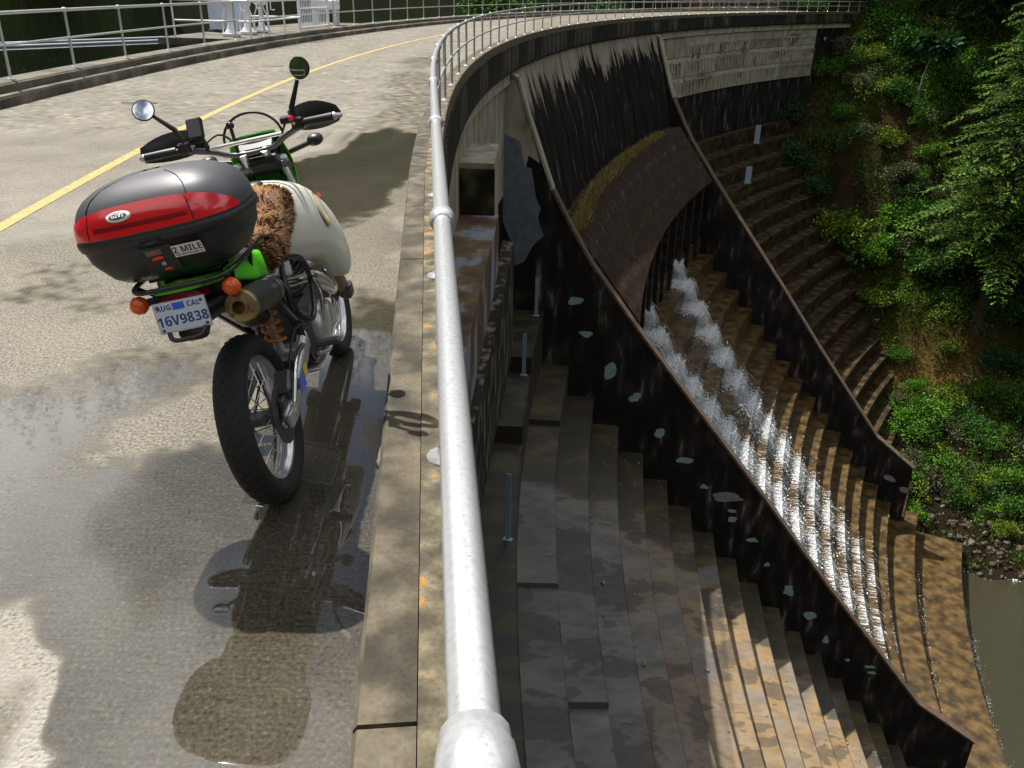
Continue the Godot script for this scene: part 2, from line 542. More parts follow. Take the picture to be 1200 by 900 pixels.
func build_land() -> void:
	rn = fnoise(71, 0.02, 4)
	rf = fnoise(72, 0.25, 3)
	var n1 := fnoise(51, 0.09, 4)
	var n2 := fnoise(52, 0.5, 4)
	var s := ST()
	s.set_smooth_group(1)
	var fa0 := -112.0
	var fa1 := -36.0
	var fb0 := 4.0
	var fb1 := 84.0
	for pass_ in 2:
		var d := 0.8 if pass_ == 0 else 4.0
		var a0 := fa0 if pass_ == 0 else -176.0
		var a1 := fa1 if pass_ == 0 else 84.0
		var b0 := fb0 if pass_ == 0 else -116.0
		var b1 := fb1 if pass_ == 0 else 204.0
		var na := int(round((a1 - a0) / d))
		var nb := int(round((b1 - b0) / d))
		var P := []
		var C := []
		for i in na + 1:
			var row := PackedVector3Array()
			var crow := PackedColorArray()
			for j in nb + 1:
				var a := a0 + i * d
				var b := b0 + j * d
				var y := hill_y(a, b)
				if pass_ == 0:
					y += n2.get_noise_2d(a * 1.3, b * 1.3) * 0.35
				row.append(from_ab(a, b, y))
				crow.append(land_color(a, b, y, n1, n2))
			P.append(row)
			C.append(crow)
		for i in na:
			for j in nb:
				var ac := a0 + (i + 0.5) * d
				var bc := b0 + (j + 0.5) * d
				if pass_ == 1 and ac > fa0 and ac < fa1 and bc > fb0 and bc < fb1:
					continue
				for q in [[0, 0], [0, 1], [1, 1], [0, 0], [1, 1], [1, 0]]:
					s.set_color(C[i + q[0]][j + q[1]])
					s.add_vertex(P[i + q[0]][j + q[1]])
	s.generate_normals()
	M.soil = mat(Color.WHITE, 0.95)
	M.soil.vertex_color_use_as_albedo = true
	M.soil.metallic_specular = 0.15
	M.soil.uv1_triplanar = true
	M.soil.uv1_world_triplanar = true
	M.soil.uv1_scale = Vector3(0.6, 0.6, 0.6)
	M.soil.albedo_texture = ntex(53, 0.06, [[0.0, Color(0.45, 0.45, 0.45)], [0.5, Color(0.8, 0.8, 0.8)], [1.0, Color(1, 1, 1)]], 512, 5)
	M.soil.heightmap_enabled = true
	M.soil.heightmap_scale = 12.0
	M.soil.heightmap_texture = M.soil.albedo_texture
	struct("hillside", s.commit(), M.soil)
	# water of the reservoir and of the plunge pool
	var wn := NoiseTexture2D.new()
	wn.width = 512
	wn.height = 512
	wn.seamless = true
	wn.noise = fnoise(61, 0.02, 4)
	wn.as_normal_map = true
	wn.bump_strength = 2.0
	M.lake = mat(lin(0.004, 0.006, 0.004), 0.02)
	M.lake.normal_enabled = true
	M.lake.normal_texture = wn
	M.lake.normal_scale = 0.012
	M.lake.uv1_triplanar = true
	M.lake.uv1_world_triplanar = true
	M.lake.uv1_scale = Vector3(0.12, 0.12, 0.12)
	var w := ST()
	w.set_smooth_group(1)
	for i in 60:
		var t0 := -60.0 + i * 2.4
		var t1 := t0 + 2.4
		quad(w, PX(R0 + 8.0, t0, LAKE_Y), PX(R0 + 8.0, t1, LAKE_Y), PX(R0 + 420.0, t1, LAKE_Y), PX(R0 + 420.0, t0, LAKE_Y))
	struct("reservoir_water", done(w), M.lake)
	M.pool = mat(lin(0.03, 0.028, 0.015), 0.05)
	M.pool.normal_enabled = true
	var pn := NoiseTexture2D.new()
	pn.width = 512
	pn.height = 512
	pn.seamless = true
	pn.noise = fnoise(62, 0.03, 4)
	pn.as_normal_map = true
	pn.bump_strength = 9.0
	M.pool.normal_texture = pn
	M.pool.normal_scale = 0.9
	M.pool.uv1_triplanar = true
	M.pool.uv1_world_triplanar = true
	M.pool.uv1_scale = Vector3(0.7, 0.7, 0.7)
	var p := ST()
	p.set_smooth_group(1)
	quad(p, from_ab(-90, -22, POOL_Y), from_ab(-90, 24, POOL_Y), from_ab(80, 24, POOL_Y), from_ab(80, -22, POOL_Y))
	struct("plunge_pool", done(p), M.pool)
	# wooded ridges round the reservoir
	M.ridge = mat(Color.WHITE, 0.95)
	M.ridge.vertex_color_use_as_albedo = true
	M.ridge.metallic_specular = 0.05
	var h := ST()
	h.set_smooth_group(1)
	var rows := []
	var cols := []
	for i in 181:
		var az := deg_to_rad(-200.0 + i * 2.0)
		var row := PackedVector3Array()
		var crow := PackedColorArray()
		for j in 26:
			var rp := ridge_point(az, j)
			var x := rp.x
			var y := rp.y
			var z := rp.z
			row.append(Vector3(x, y, z))
			var k := rf.get_noise_2d(x * 1.7, z * 1.7)
			crow.append(Color(0.008, 0.012, 0.005).lerp(Color(0.02, 0.027, 0.01), clampf(0.5 + k, 0, 1)))
		rows.append(row)
		cols.append(crow)
	for i in 180:
		for j in 25:
			for q in [[0, 0], [0, 1], [1, 1], [0, 0], [1, 1], [1, 0]]:
				h.set_color(cols[i + q[0]][j + q[1]])
				h.add_vertex(rows[i + q[0]][j + q[1]])
	h.generate_normals()
	struct("far_hills", h.commit(), M.ridge)
	# two floating boom lines on the reservoir
	for q in 2:
		var off := Vector3(-1.6, 0, -2.9) * q
		var pts := []
		for i in 13:
			var t := i / 12.0
			pts.append(Vector3(-44, LAKE_Y + 0.06, -39).lerp(Vector3(-20, LAKE_Y + 0.06, -71), t) + off + Vector3(0.4 * sin(t * 5.0), 0, 0))
		var o := put("boom_line", tubem(pts, 0.09, 6), M.galv)
		tag(o, "pale floating boom line on the dark reservoir, " + ("nearer the road" if q == 0 else "the one farther from the road"), "boom", "floating boom lines")

# ---------- the crest road
var nA := FastNoiseLite.new()
var nB := FastNoiseLite.new()
var nC := FastNoiseLite.new()
var nD := FastNoiseLite.new()
var nE := FastNoiseLite.new()
const WET := [[-0.62, 1.9, 0.52, 1.15, 1.6], [-0.85, 2.5, 0.55, 0.5, 0.8], [-0.75, 4.3, 0.45, 1.2, 1.05], [-1.35, 2.6, 0.9, 0.7, 0.42], [-1.4, 1.9, 0.6, 0.6, 0.3], [-2.4, 1.9, 1.4, 1.2, 0.4], [-3.2, 3.4, 1.4, 1.6, 0.3], [-1.42, 1.62, 0.34, 0.26, -0.45], [-3.4, 5.6, 1.5, 1.5, 0.3], [-2.3, 3.2, 1.5, 1.3, 0.42], [-2.6, 5.2, 1.2, 1.6, 0.3], [-1.6, 4.6, 0.9, 1.2, 0.45], [-4.0, 6.5, 1.2, 1.6, 0.25], [-1.72, 9.0, 0.78, 2.05, 1.7], [-1.6, 12.0, 0.6, 2.0, 0.8], [-1.9, 16.5, 0.8, 4.0, 0.75], [-3.3, 9.6, 0.55, 0.8, 0.7], [-4.6, 11.8, 0.7, 0.6, 0.6], [-2.6, 24.0, 1.0, 6.0, 0.75], [-4.9, 16.5, 1.0, 0.7, 0.7], [-1.1, 6.2, 0.6, 1.2, 0.42], [-3.6, 13.0, 0.5, 0.6, 0.6]]

func wetness(x: float, f: float) -> float:
	var w := -0.2 + 0.3 * nB.get_noise_2d(x, f)
	var wx := x + 0.16 * nC.get_noise_2d(x * 1.5, f * 1.0)
	var wf := f + 0.3 * nC.get_noise_2d(x * 1.5 + 40.0, f * 1.0)
	for q in WET:
		var dx: float = (wx - q[0]) / q[2]
		var df: float = (wf - q[1]) / q[3]
		var d := dx * dx + df * df
		if d < 4.0:
			w += q[4] * exp(-d * 1.1)
	return w + 0.08 * nC.get_noise_2d(x * 6.0, f * 6.0)

func road_images(x0: float, f0: float, wx: float, wf: float, w: int, h: int) -> Array:
	var col := PackedByteArray()
	col.resize(w * h * 3)
	var rgh := PackedByteArray()
	rgh.resize(w * h)
	var hgt := PackedByteArray()
	hgt.resize(w * h)
	var coat := PackedByteArray()
	coat.resize(w * h)
	# dampness on a coarser grid
	var gs := 8
	var gw := w / gs + 2
	var gh := h / gs + 2
	var grid := PackedFloat32Array()
	var big := PackedFloat32Array()
	grid.resize(gw * gh)
	big.resize(gw * gh)
	for j in gh:
		for i2 in gw:
			var x := x0 + wx * i2 * gs / w
			var f := f0 + wf * j * gs / h
			grid[j * gw + i2] = wetness(x, f)
			big[j * gw + i2] = nA.get_noise_2d(x, f)
	var i := 0
	var seed_ := 12345
	for py in h:
		var f := f0 + wf * (py + 0.5) / h
		var gj := py / gs
		var tj := float(py % gs) / gs
		for px in w:
			var x := x0 + wx * (px + 0.5) / w
			var c0 := gj * gw + px / gs
			var ti := float(px % gs) / gs
			var wet := lerpf(lerpf(grid[c0], grid[c0 + 1], ti), lerpf(grid[c0 + gw], grid[c0 + gw + 1], ti), tj)
			var a := lerpf(lerpf(big[c0], big[c0 + 1], ti), lerpf(big[c0 + gw], big[c0 + gw + 1], ti), tj)
			var g := nD.get_noise_2d(x, f)
			var br := nE.get_noise_2d(x * 5.0, f * 60.0)
			seed_ = (seed_ * 1103515245 + 12345) & 0x7fffffff
			var sp := float((seed_ >> 12) & 1023) / 1023.0 - 0.5
			wet += 0.07 * g + 0.05 * a
			var film := clampf((wet + 0.06) * 2.2, 0.0, 1.0)
			var pud := clampf((wet - 0.62) * 8.0, 0.0, 1.0)
			# concrete with aggregate, broom lines and blotches
			var l := 0.195 + 0.06 * a + 0.075 * g + 0.05 * br + 0.075 * sp
			if g > 0.55:
				l += 0.1
			elif g < -0.6:
				l *= 0.6
			var k := 1.0 - 0.2 * film - 0.44 * pud
			var r_ := l * k
			var g_ := l * k * lerpf(0.93, 0.89, film)
			var b_ := l * k * lerpf(0.78, 0.66, film)
			var ro := lerpf(1.0, 0.4 + 0.22 * g + 0.1 * sp, film)
			ro = lerpf(ro, 0.025, pud)
			var hh := 0.5 + (0.36 * g + 0.14 * br + 0.1 * sp) * (1.0 - 0.96 * pud)
			col[i * 3] = clampi(int(255.0 * pow(maxf(r_, 0.01), 0.4545)), 0, 255)
			col[i * 3 + 1] = clampi(int(255.0 * pow(maxf(g_, 0.01), 0.4545)), 0, 255)
			col[i * 3 + 2] = clampi(int(255.0 * pow(maxf(b_, 0.01), 0.4545)), 0, 255)
			rgh[i] = clampi(int(255.0 * ro), 5, 255)
			hgt[i] = clampi(int(255.0 * hh), 0, 255)
			coat[i] = int(255.0 * pud)
			i += 1
	return [Image.create_from_data(w, h, false, Image.FORMAT_RGB8, col), Image.create_from_data(w, h, false, Image.FORMAT_L8, rgh), Image.create_from_data(w, h, false, Image.FORMAT_L8, hgt), Image.create_from_data(w, h, false, Image.FORMAT_L8, coat)]

func road_material(ims: Array, relief: float) -> StandardMaterial3D:
	var m := mat(Color.WHITE, 1.0)
	m.albedo_texture = ImageTexture.create_from_image(ims[0])
	m.roughness_texture = ImageTexture.create_from_image(ims[1])
	m.heightmap_enabled = true
	m.heightmap_scale = relief
	m.heightmap_texture = ImageTexture.create_from_image(ims[2])
	m.clearcoat_enabled = true
	m.clearcoat = 1.0
	m.clearcoat_roughness = 0.02
	m.clearcoat_texture = ImageTexture.create_from_image(ims[3])
	m.texture_repeat = false
	m.detail_enabled = true
	m.detail_blend_mode = BaseMaterial3D.BLEND_MODE_MUL
	m.detail_albedo = ntex(81, 0.16, [[0.0, Color(0.66, 0.64, 0.6)], [0.4, Color(0.88, 0.87, 0.85)], [0.7, Color(1, 1, 1)], [1.0, Color(1, 1, 1)]], 512, 3)
	m.detail_uv_layer = BaseMaterial3D.DETAIL_UV_2
	m.uv2_triplanar = true
	m.uv2_world_triplanar = true
	m.uv2_scale = Vector3(1.4, 1.4, 1.4)
	return m

func road_sheet(rr: Array, th0: float, th1: float, n: int, x0: float, f0: float, wx: float, wf: float) -> ArrayMesh:
	var s := ST()
	s.set_smooth_group(1)
	for i in n:
		var a0 := lerpf(th0, th1, float(i) / n)
		var a1 := lerpf(th0, th1, float(i + 1) / n)
		for j in rr.size() - 1:
			var P := [PX(rr[j], a0, 0), PX(rr[j], a1, 0), PX(rr[j + 1], a1, 0), PX(rr[j + 1], a0, 0)]
			var U := []
			for p in P:
				U.append(Vector2((p.x - x0) / wx, (-p.z - f0) / wf))
			quad(s, P[0], P[1], P[2], P[3], U[0], U[1], U[2], U[3])
	return done(s)

func build_road() -> void:
	nA.seed = 91
	nA.frequency = 0.75
	nA.fractal_octaves = 5
	nB.seed = 92
	nB.frequency = 0.4
	nB.fractal_octaves = 3
	nC.seed = 93
	nC.frequency = 1.1
	nC.fractal_octaves = 3
	nD.seed = 94
	nD.frequency = 52.0
	nD.fractal_octaves = 2
	nE.seed = 96
	nE.frequency = 1.0
	nE.fractal_octaves = 2
	var ia := [-4.2, 0.2, 4.55, 7.3]
	var ib := [-8.6, -0.2, 8.8, 11.4]
	var ic := [-9.6, -3.2, 52.0, 115.0]
	var ma := road_material(road_images(ia[0], ia[1], ia[2], ia[3], 1536, 2048), 0.08)
	var mb := road_material(road_images(ib[0], ib[1], ib[2], ib[3], 960, 1240), 0.2)
	var mc := road_material(road_images(ic[0], ic[1], ic[2], ic[3], 640, 1280), 0.3)
	var inner := [R0 + 0.2, R0 + 1.7, R0 + 3.3]
	var outer := [R0 + 3.3, R0 + 5.0, R0 + 6.7]
	var whole := [R0 + 0.2, R0 + 1.7, R0 + 3.3, R0 + 5.0, R0 + 6.7]
	struct("road", road_sheet(inner, -9.4, -5.8, 6, ia[0], ia[1], ia[2], ia[3]), ma)
	struct("road", road_sheet(inner, -5.8, -3.4, 4, ib[0], ib[1], ib[2], ib[3]), mb)
	struct("road", road_sheet(outer, -9.4, -3.4, 8, ib[0], ib[1], ib[2], ib[3]), mb)
	struct("road", road_sheet(whole, -10.9, -9.4, 3, ic[0], ic[1], ic[2], ic[3]), mc)
	struct("road", road_sheet(whole, -3.4, 54.0, 60, ic[0], ic[1], ic[2], ic[3]), mc)
	# centre line, worn
	M.yellow = concrete(95, [[0.0, lin(0.3, 0.2, 0.06)], [0.36, lin(0.34, 0.28, 0.16)], [0.48, lin(0.5, 0.33, 0.09)], [1.0, lin(0.6, 0.41, 0.13)]], 1.6, 1.0, 0.8, 0.0)
	var L := ST()
	L.set_smooth_group(1)
	for i in 110:
		var a0 := -10.5 + i * 0.55
		var a1 := a0 + 0.55
		quad(L, PX(R0 + 3.38, a0, 0.004), PX(R0 + 3.38, a1, 0.004), PX(R0 + 3.5, a1, 0.004), PX(R0 + 3.5, a0, 0.004))
	struct("centre_line", done(L), M.yellow)
	# drain slots in the roadway
	M.slot = mat(lin(0.03, 0.022, 0.02), 0.8)
	for q in [[R0 + 4.9, -2.0, 0.55, 0.05], [R0 + 5.35, -4.4, 0.6, 0.03], [R0 + 4.6, 1.6, 0.5, 0.04], [R0 + 1.9, 7.5, 0.6, 0.05]]:
		var o := put("drain_slot", cboxm(Vector3.ZERO, Vector3(q[2] * 0.5, 0.003, q[3]), 0.001), M.slot)
		at(o, PX(q[0], q[1], 0.004), Vector3(0, 4, 0))
		tag(o, "dark drain slot in the concrete road, %s" % ["in the far lane behind the case", "nearest the stepped kerb", "beyond the others in the far lane", "by the downstream kerb"][int(used["drain_slot"])], "drain", "drain slots in the road")
	# kerbs
	for q in 30:
		var a0 := -10.9 + q * 2.12
		var a1 := a0 + 2.112
		var s := sweep(ST(), [Vector2(R0 + 0.26, -0.1), Vector2(R0 + 0.26, 0.1), Vector2(R0 + 0.247, 0.118), Vector2(R0 + 0.1, 0.12), Vector2(R0 + 0.1, -0.1)], a0, a1, 4)
		struct("kerb", done(s), M.kerb)
		s = sweep(ST(), [Vector2(R0 + 0.097, -0.1), Vector2(R0 + 0.097, 0.124), Vector2(R0 - 0.06, 0.13), Vector2(R0 - 0.075, 0.115), Vector2(R0 - 0.075, -0.1)], a0, a1 + 0.008, 4)
		struct("kerb", done(s), M.kerb2)
		s = sweep(ST(), [Vector2(R0 + 6.6, -0.1), Vector2(R0 + 6.6, 0.13), Vector2(R0 + 6.63, 0.155), Vector2(R0 + 6.8, 0.16), Vector2(R0 + 6.815, 0.27), Vector2(R0 + 6.84, 0.29), Vector2(R0 + 7.3, 0.3), Vector2(R0 + 7.3, -0.1)], a0, a1, 4)
		struct("kerb", done(s), M.kerb_left)

const WTOP := [Vector2(109.95, -1.02), Vector2(109.4, -1.3), Vector2(109.0, -2.6), Vector2(108.0, -5.3), Vector2(107.1, -6.9), Vector2(106.3, -8.2), Vector2(104.3, -10.8), Vector2(102.2, -13.4), Vector2(98.1, -18.4), Vector2(94.7, -22.7), Vector2(89.7, -28.7), Vector2(86.7, -30.7)]

func blob(rng: RandomNumberGenerator, w: float, h: float, n := 14, rough := 0.4) -> Array:
	var out := []
	var raw := []
	for i in n:
		raw.append(rng.randf())
	for i in n:
		var a: float = TAU * (i + 0.3 * raw[(i + 3) % n]) / n
		var k: float = 1.0 - rough * (0.3 * raw[(i + n - 1) % n] + 0.45 * raw[i] + 0.25 * raw[(i + 1) % n]) * 1.25
		var ca := cos(a)
		var sa := sin(a)
		var sq := 1.0 / pow(pow(absf(ca), 3.0) + pow(absf(sa), 3.0), 1.0 / 3.0)
		out.append(Vector2(ca * w * 0.5 * k * sq, sa * h * 0.5 * k * sq))
	return out

# a patch of paint on the radial plane th, thin and facing the near side
func patch_on_wall(called: String, r: float, th: float, y: float, outline: Array, m: Material, parent: Node, thick := 0.006) -> void:
	var o := PX(r, th, y)
	var u := (PX(r + 1.0, th, y) - o).normalized()
	put(called, done(plate(ST(), outline, o, Vector3.UP, u, thick)), m, parent)

func stain_image(w: int, h: int, top: Color, dark: Color, edge: float, drip: float, seed_: int) -> ImageTexture:
	var n1 := fnoise(seed_, 0.012, 4)
	var n2 := fnoise(seed_ + 1, 0.06, 3)
	var n3 := fnoise(seed_ + 2, 0.03, 4)
	var n4 := fnoise(seed_ + 3, 0.2, 2)
	var im := Image.create(w, h, false, Image.FORMAT_RGB8)
	for x in w:
		var d := edge + drip * (n1.get_noise_1d(x) + 0.9 * n2.get_noise_1d(x * 1.0) + 0.5 * n4.get_noise_1d(x))
		var streak := n4.get_noise_1d(x * 0.7 + 90.0)
		for y in h:
			var v := float(y) / h
			var g := n3.get_noise_2d(x, y * 0.35)
			var k := 1.0 if v > d + 0.03 * g else 0.0
			var c := top * (1.0 + 0.5 * g + 0.3 * streak)
			if k > 0.0:
				c = dark * (1.0 + 1.2 * g + 0.8 * streak)
				if g + 0.6 * n2.get_noise_2d(x * 1.5, y * 0.3) > 0.62 - 0.3 * exp(-(v - d) * 16.0):
					c = top * (0.25 + 0.3 * g)
			im.set_pixel(x, y, Color(clampf(c.r, 0.002, 1), clampf(c.g, 0.002, 1), clampf(c.b, 0.002, 1)).linear_to_srgb())
	return ImageTexture.create_from_image(im)

func right_end(k: int) -> float:
	var r := step_r(k)
	var y := step_y(k)
	var th := 27.0
	while th < 53.0:
		var v := ab(PX(r, th, y))
		if hill_y(v.x, v.y) > y - 0.3:
			break
		th += 0.25
	return th

func step_prof(r: float, y: float, deep := 1.7) -> Array:
	return [Vector2(r, y - 0.04), Vector2(r + 0.04, y), Vector2(r + 1.75, y), Vector2(r + 1.75, y - deep), Vector2(r, y - deep)]

func build_dam() -> void:
	var rng := RandomNumberGenerator.new()
	rng.seed = 7
	dam = thing("dam", "tall stepped concrete arch dam with black stains and a spillway chute below the railing", "dam")
	put("core", done(sweep(ST(), [Vector2(109.9, -0.12), Vector2(109.9, -9.0), Vector2(109.9, -40.0), Vector2(117.0, -40.0), Vector2(116.8, -0.12)], -11.0, 54.0, 70)), M.black, dam)
	# fascia under the walkway and the pale band below it
	for i in 60:
		var a0 := -10.9 + i * 1.06
		put("fascia_panel", done(sweep(ST(), [Vector2(R0 - 0.115, -0.1), Vector2(R0 - 0.115, -0.93), Vector2(R0 - 0.06, -1.0), Vector2(109.93, -1.0), Vector2(109.93, -0.1)], a0, a0 + 1.052, 3)), M.fascia[rng.randi() % 2], dam)
	for i in 15:
		var a0 := -6.0 + i * 4.0
		if a0 > 7.0 and a0 < 25.0:
			continue
		put("band", done(sweep(ST(), [Vector2(109.68, -1.004), Vector2(109.68, -1.47), Vector2(109.93, -1.5), Vector2(109.93, -1.004)], a0, a0 + 3.97, 6)), M.pale, dam)
	put("face_wall", done(sweep(ST(), [Vector2(109.85, -1.5), Vector2(109.85, -5.6), Vector2(109.92, -5.6), Vector2(109.92, -1.5)], -7.0, TL - 0.25, 12)), M.pale2, dam)
	# panelled wall on the far side: three courses, each panel with its row of teeth
	for c in 3:
		var y1: float = [-1.5, -3.02, -4.55][c]
		var y0: float = [-3.0, -4.53, -6.1][c]
		for i in 6:
			var a0 := TR + 0.35 + i * 3.75
			var a1 := a0 + 3.72
			var v := ab(PX(109, a1, y0))
			if hill_y(v.x, v.y) > y1:
				continue
			var s := sweep(ST(), [Vector2(109.8, y0 + 0.02), Vector2(109.8, y1 - 0.02), Vector2(109.92, y1), Vector2(109.92, y0)], a0, a1, 4)
			if i > 0 or c > 0:
				for t in 9:
					var b0 := a0 + 0.15 + t * 0.39
					var yt: float = [y1 - 0.62, y1 - 0.25, y1 - 0.25][c]
					sweep(s, [Vector2(109.58, yt), Vector2(109.58, yt - 0.12), Vector2(109.82, yt - 0.16), Vector2(109.82, yt)], b0, b0 + 0.2, 1)
					sweep(s, [Vector2(109.7, yt - 0.1), Vector2(109.7, y0 + 0.2), Vector2(109.82, y0 + 0.2), Vector2(109.82, yt - 0.1)], b0 - 0.06, b0 + 0.02, 1)
			put("wall_panel", done(s), M.pale if (i + c) % 3 else M.pale2, dam)
	# rust runs and paint patches on the panels
	for q in [[31.6, -2.3, 1.5, 2.2], [32.2, -4.3, 1.6, 1.6], [29.2, -3.3, 0.6, 1.4], [31.0, -5.0, 1.6, 1.0], [42.6, -1.7, 1.2, 1.7], [41.6, -3.2, 0.7, 1.0], [34.2, -2.2, 0.9, 1.1], [36.9, -2.1, 0.9, 1.6], [38.4, -3.7, 0.6, 1.0], [45.0, -3.3, 0.8, 0.8], [37.0, -4.8, 0.8, 0.9]]:
		for j in 16:
			var da: float = rng.randfn() * q[2] * 0.22
			var hh: float = q[3] * rng.randf_range(0.35, 1.0)
			var o := PX(109.785, q[0] + da, q[1] - hh * 0.5)
			var u := (PX(109.785, q[0] + da + 0.1, q[1] - hh * 0.5) - o).normalized()
			put("rust_stain", done(plate(ST(), blob(rng, rng.randf_range(0.2, 0.8), hh, 14, 0.5), o, u, Vector3.UP, -0.002 - 0.0006 * j)), M.rust if j % 3 == 2 else M.rust_pale, dam)
	for q in [[33.0, -3.7, 0.7, 0.26], [34.7, -3.5, 0.7, 0.3], [40.6, -3.55, 0.8, 0.3], [29.4, -6.0, 0.5, 0.3], [46.1, -2.5, 0.6, 0.5], [28.7, -5.3, 0.35, 0.5]]:
		var o := PX(109.785, q[0], q[1])
		var u := (PX(109.785, q[0] + 0.1, q[1]) - o).normalized()
		put("paint_patch", done(plate(ST(), blob(rng, q[2], q[3], 16, 0.5), o, u, Vector3.UP, -0.012)), M.paint_sky, dam)
	# the steps, left of the chute, in it and right of it
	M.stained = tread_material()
	for k in range(-3, 19):
		var th1 := TL - 0.1
		# pieces of this course: [from, to, level, depth]
		var parts := [[-11.0, th1, 0.0, 1.7]]
		if k == -2:
			# this course climbs towards the chute wall in two blocks
			parts = [[-11.0, 3.1, 0.0, 1.7], [3.1, 5.3, 0.62, 2.3], [5.3, th1, 1.25, 2.9]]
		elif k == -1:
			parts = [[-11.0, 0.2, -0.16, 1.6], [0.2, 0.75, 0.0, 1.7], [0.75, 5.2, -0.1, 1.7], [5.2, th1, 0.12, 1.9]]
		elif k == 0:
			parts = [[-11.0, -1.4, -0.22, 1.6], [-1.4, th1, 0.0, 1.7]]
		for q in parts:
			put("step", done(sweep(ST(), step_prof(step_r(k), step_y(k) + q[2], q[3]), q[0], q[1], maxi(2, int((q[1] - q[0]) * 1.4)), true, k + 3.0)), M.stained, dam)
	for k in range(-1, 17):
		put("step", done(sweep(ST(), step_prof(step_r(k), step_y(k)), TL + 0.05, TR + 0.05, 24)), M.chute_tread, dam)
	for q in [[85.5, -35.3], [82.0, -36.9]]:
		put("step", done(sweep(ST(), [Vector2(q[0], q[1] - 0.05), Vector2(q[0] + 0.05, q[1]), Vector2(q[0] + 4.0, q[1] + 0.02), Vector2(q[0] + 4.0, q[1] - 3.0), Vector2(q[0], q[1] - 3.0)], TL - 1.5, TR + 1.2, 24)), M.chute_tread, dam)
	for k in range(-3, 18):
		var e := right_end(k)
		var rd: float = [0.8, 2.6, 0.4, 1.7, 3.2][posmod(k, 5)] if k > 3 else 1.0
		put("step", done(sweep(ST(), step_prof(step_r(k), step_y(k)), TR + 0.15, e + rd, 18)), M.tread_brown, dam)
		if k > 4 and k < 16 and k % 2 == 0:
			# end blocks that stand out beyond the course
			put("step", done(sweep(ST(), step_prof(step_r(k) - 0.5, step_y(k) + 0.3, 2.2), e - 0.4, e + rd + 1.0, 4)), M.tread_brown, dam)
	# chute walls, each with its rusty coping
	for side in 2:
		var t0 := TL - 0.28 if side == 0 else TR
		var t1 := TL if side == 0 else TR + 0.3
		var poly := []
		for p in WTOP:
			poly.append(p)
		poly.append(Vector2(86.7, -36.5))
		poly.append(Vector2(90.0, -36.5))
		poly.append(Vector2(109.95, -15.0))
		put("chute_wall", done(sweep(ST(), poly, t0, t1, 1)), M.black, dam)
		for i in WTOP.size() - 1:
			var p: Vector2 = WTOP[i]
			var q: Vector2 = WTOP[i + 1]
			var nrm := Vector2(-(q - p).y, (q - p).x).normalized()
			if nrm.y < 0:
				nrm = -nrm
			put("coping", done(sweep(ST(), [p + nrm * 0.012, q + nrm * 0.012, q + nrm * 0.11, p + nrm * 0.11], t0 - 0.03, t1 + 0.03, 1)), M.pale2 if i < 3 else M.rust_edge, dam)
	# pale dry upper part of the near chute wall, then paint patches down its face
	var o0 := TL - 0.28
	var dry := [Vector2(-1.1, 109.9), Vector2(-1.25, 109.45), Vector2(-2.5, 109.0), Vector2(-3.6, 108.65), Vector2(-4.3, 108.45), Vector2(-4.0, 108.9), Vector2(-5.0, 109.1), Vector2(-4.6, 109.4), Vector2(-5.6, 109.6), Vector2(-5.2, 109.9)]
	var base := PX(0.0, o0, 0.0)
	var ru := (PX(1.0, o0, 0.0) - base).normalized()
	put("dry_concrete", done(plate(ST(), dry, base, Vector3.UP, ru, 0.005)), M.pale2, dam)
	patch_on_wall("paint_patch", 109.32, o0, -5.0, [Vector2(1.75, 0.5), Vector2(1.5, -0.1), Vector2(0.6, -0.25), Vector2(0.5, -0.55), Vector2(-0.6, -0.75), Vector2(-1.0, -0.95), Vector2(-1.4, -0.85), Vector2(-2.1, -1.1), Vector2(-2.5, -0.7), Vector2(-3.2, -0.35), Vector2(-3.4, 0.1), Vector2(-2.4, 0.2), Vector2(-1.6, 0.55), Vector2(0.2, 0.55), Vector2(1.2, 0.58)], M.paint_grey, dam, 0.012)
	for q in [[106.81, -9.68, 0.83, 0.55], [106.35, -11.13, 0.70, 0.35], [105.23, -12.69, 0.71, 1.00], [104.11, -13.85, 0.65, 0.58], [102.98, -15.42, 0.66, 0.73], [101.74, -16.63, 0.88, 0.59], [100.77, -17.86, 0.45, 0.30], [99.73, -18.32, 2.31, 0.67], [99.47, -18.95, 0.53, 0.2], [99.41, -19.39, 0.53, 0.34], [98.40, -20.36, 0.61, 0.34], [97.60, -21.60, 0.46, 0.31], [96.47, -22.88, 0.70, 0.85], [95.29, -24.18, 0.71, 0.71], [94.40, -25.45, 0.40, 0.63], [93.26, -26.51, 0.40, 0.24], [92.17, -26.76, 0.56, 0.2], [92.03, -27.10, 0.56, 0.20]]:
		var ol := blob(rng, q[3] * 1.05, q[2] * 1.05, 17, 0.55)
		patch_on_wall("paint_patch", q[0], o0, q[1], ol, M.paint_stone if q[2] > 2.0 else M.paint_blue, dam)
	for q in [[88.10, -31.89, 1.05, 0.65], [86.94, -32.55, 1.0, 0.65]]:
		patch_on_wall("paint_patch", q[0], TR, q[1], blob(rng, q[3], q[2], 13, 0.5), M.paint_stone, dam)
	# the steep stained face of the spillway with added dark ribs
	var fm := mat(Color.WHITE, 0.8)
	fm.albedo_texture = stain_image(1024, 400, Color(0.24, 0.215, 0.165), Color(0.009, 0.0085, 0.008), 0.075, 0.07, 101)
	fm.metallic_specular = 0.25
	fm.uv1_scale = Vector3(1.0, 1.0 / 15.5, 1.0)
	fm.heightmap_enabled = true
	fm.heightmap_scale = 3.0
	fm.heightmap_texture = fm.albedo_texture
	put("spillway_face", sheet([Vector2(109.6, -0.98), Vector2(109.3, -2.0), Vector2(108.5, -4.4), Vector2(107.8, -7.4), Vector2(107.0, -12.0), Vector2(106.6, -16.4)], TL - 0.05, TR + 0.05, 40), fm, dam)
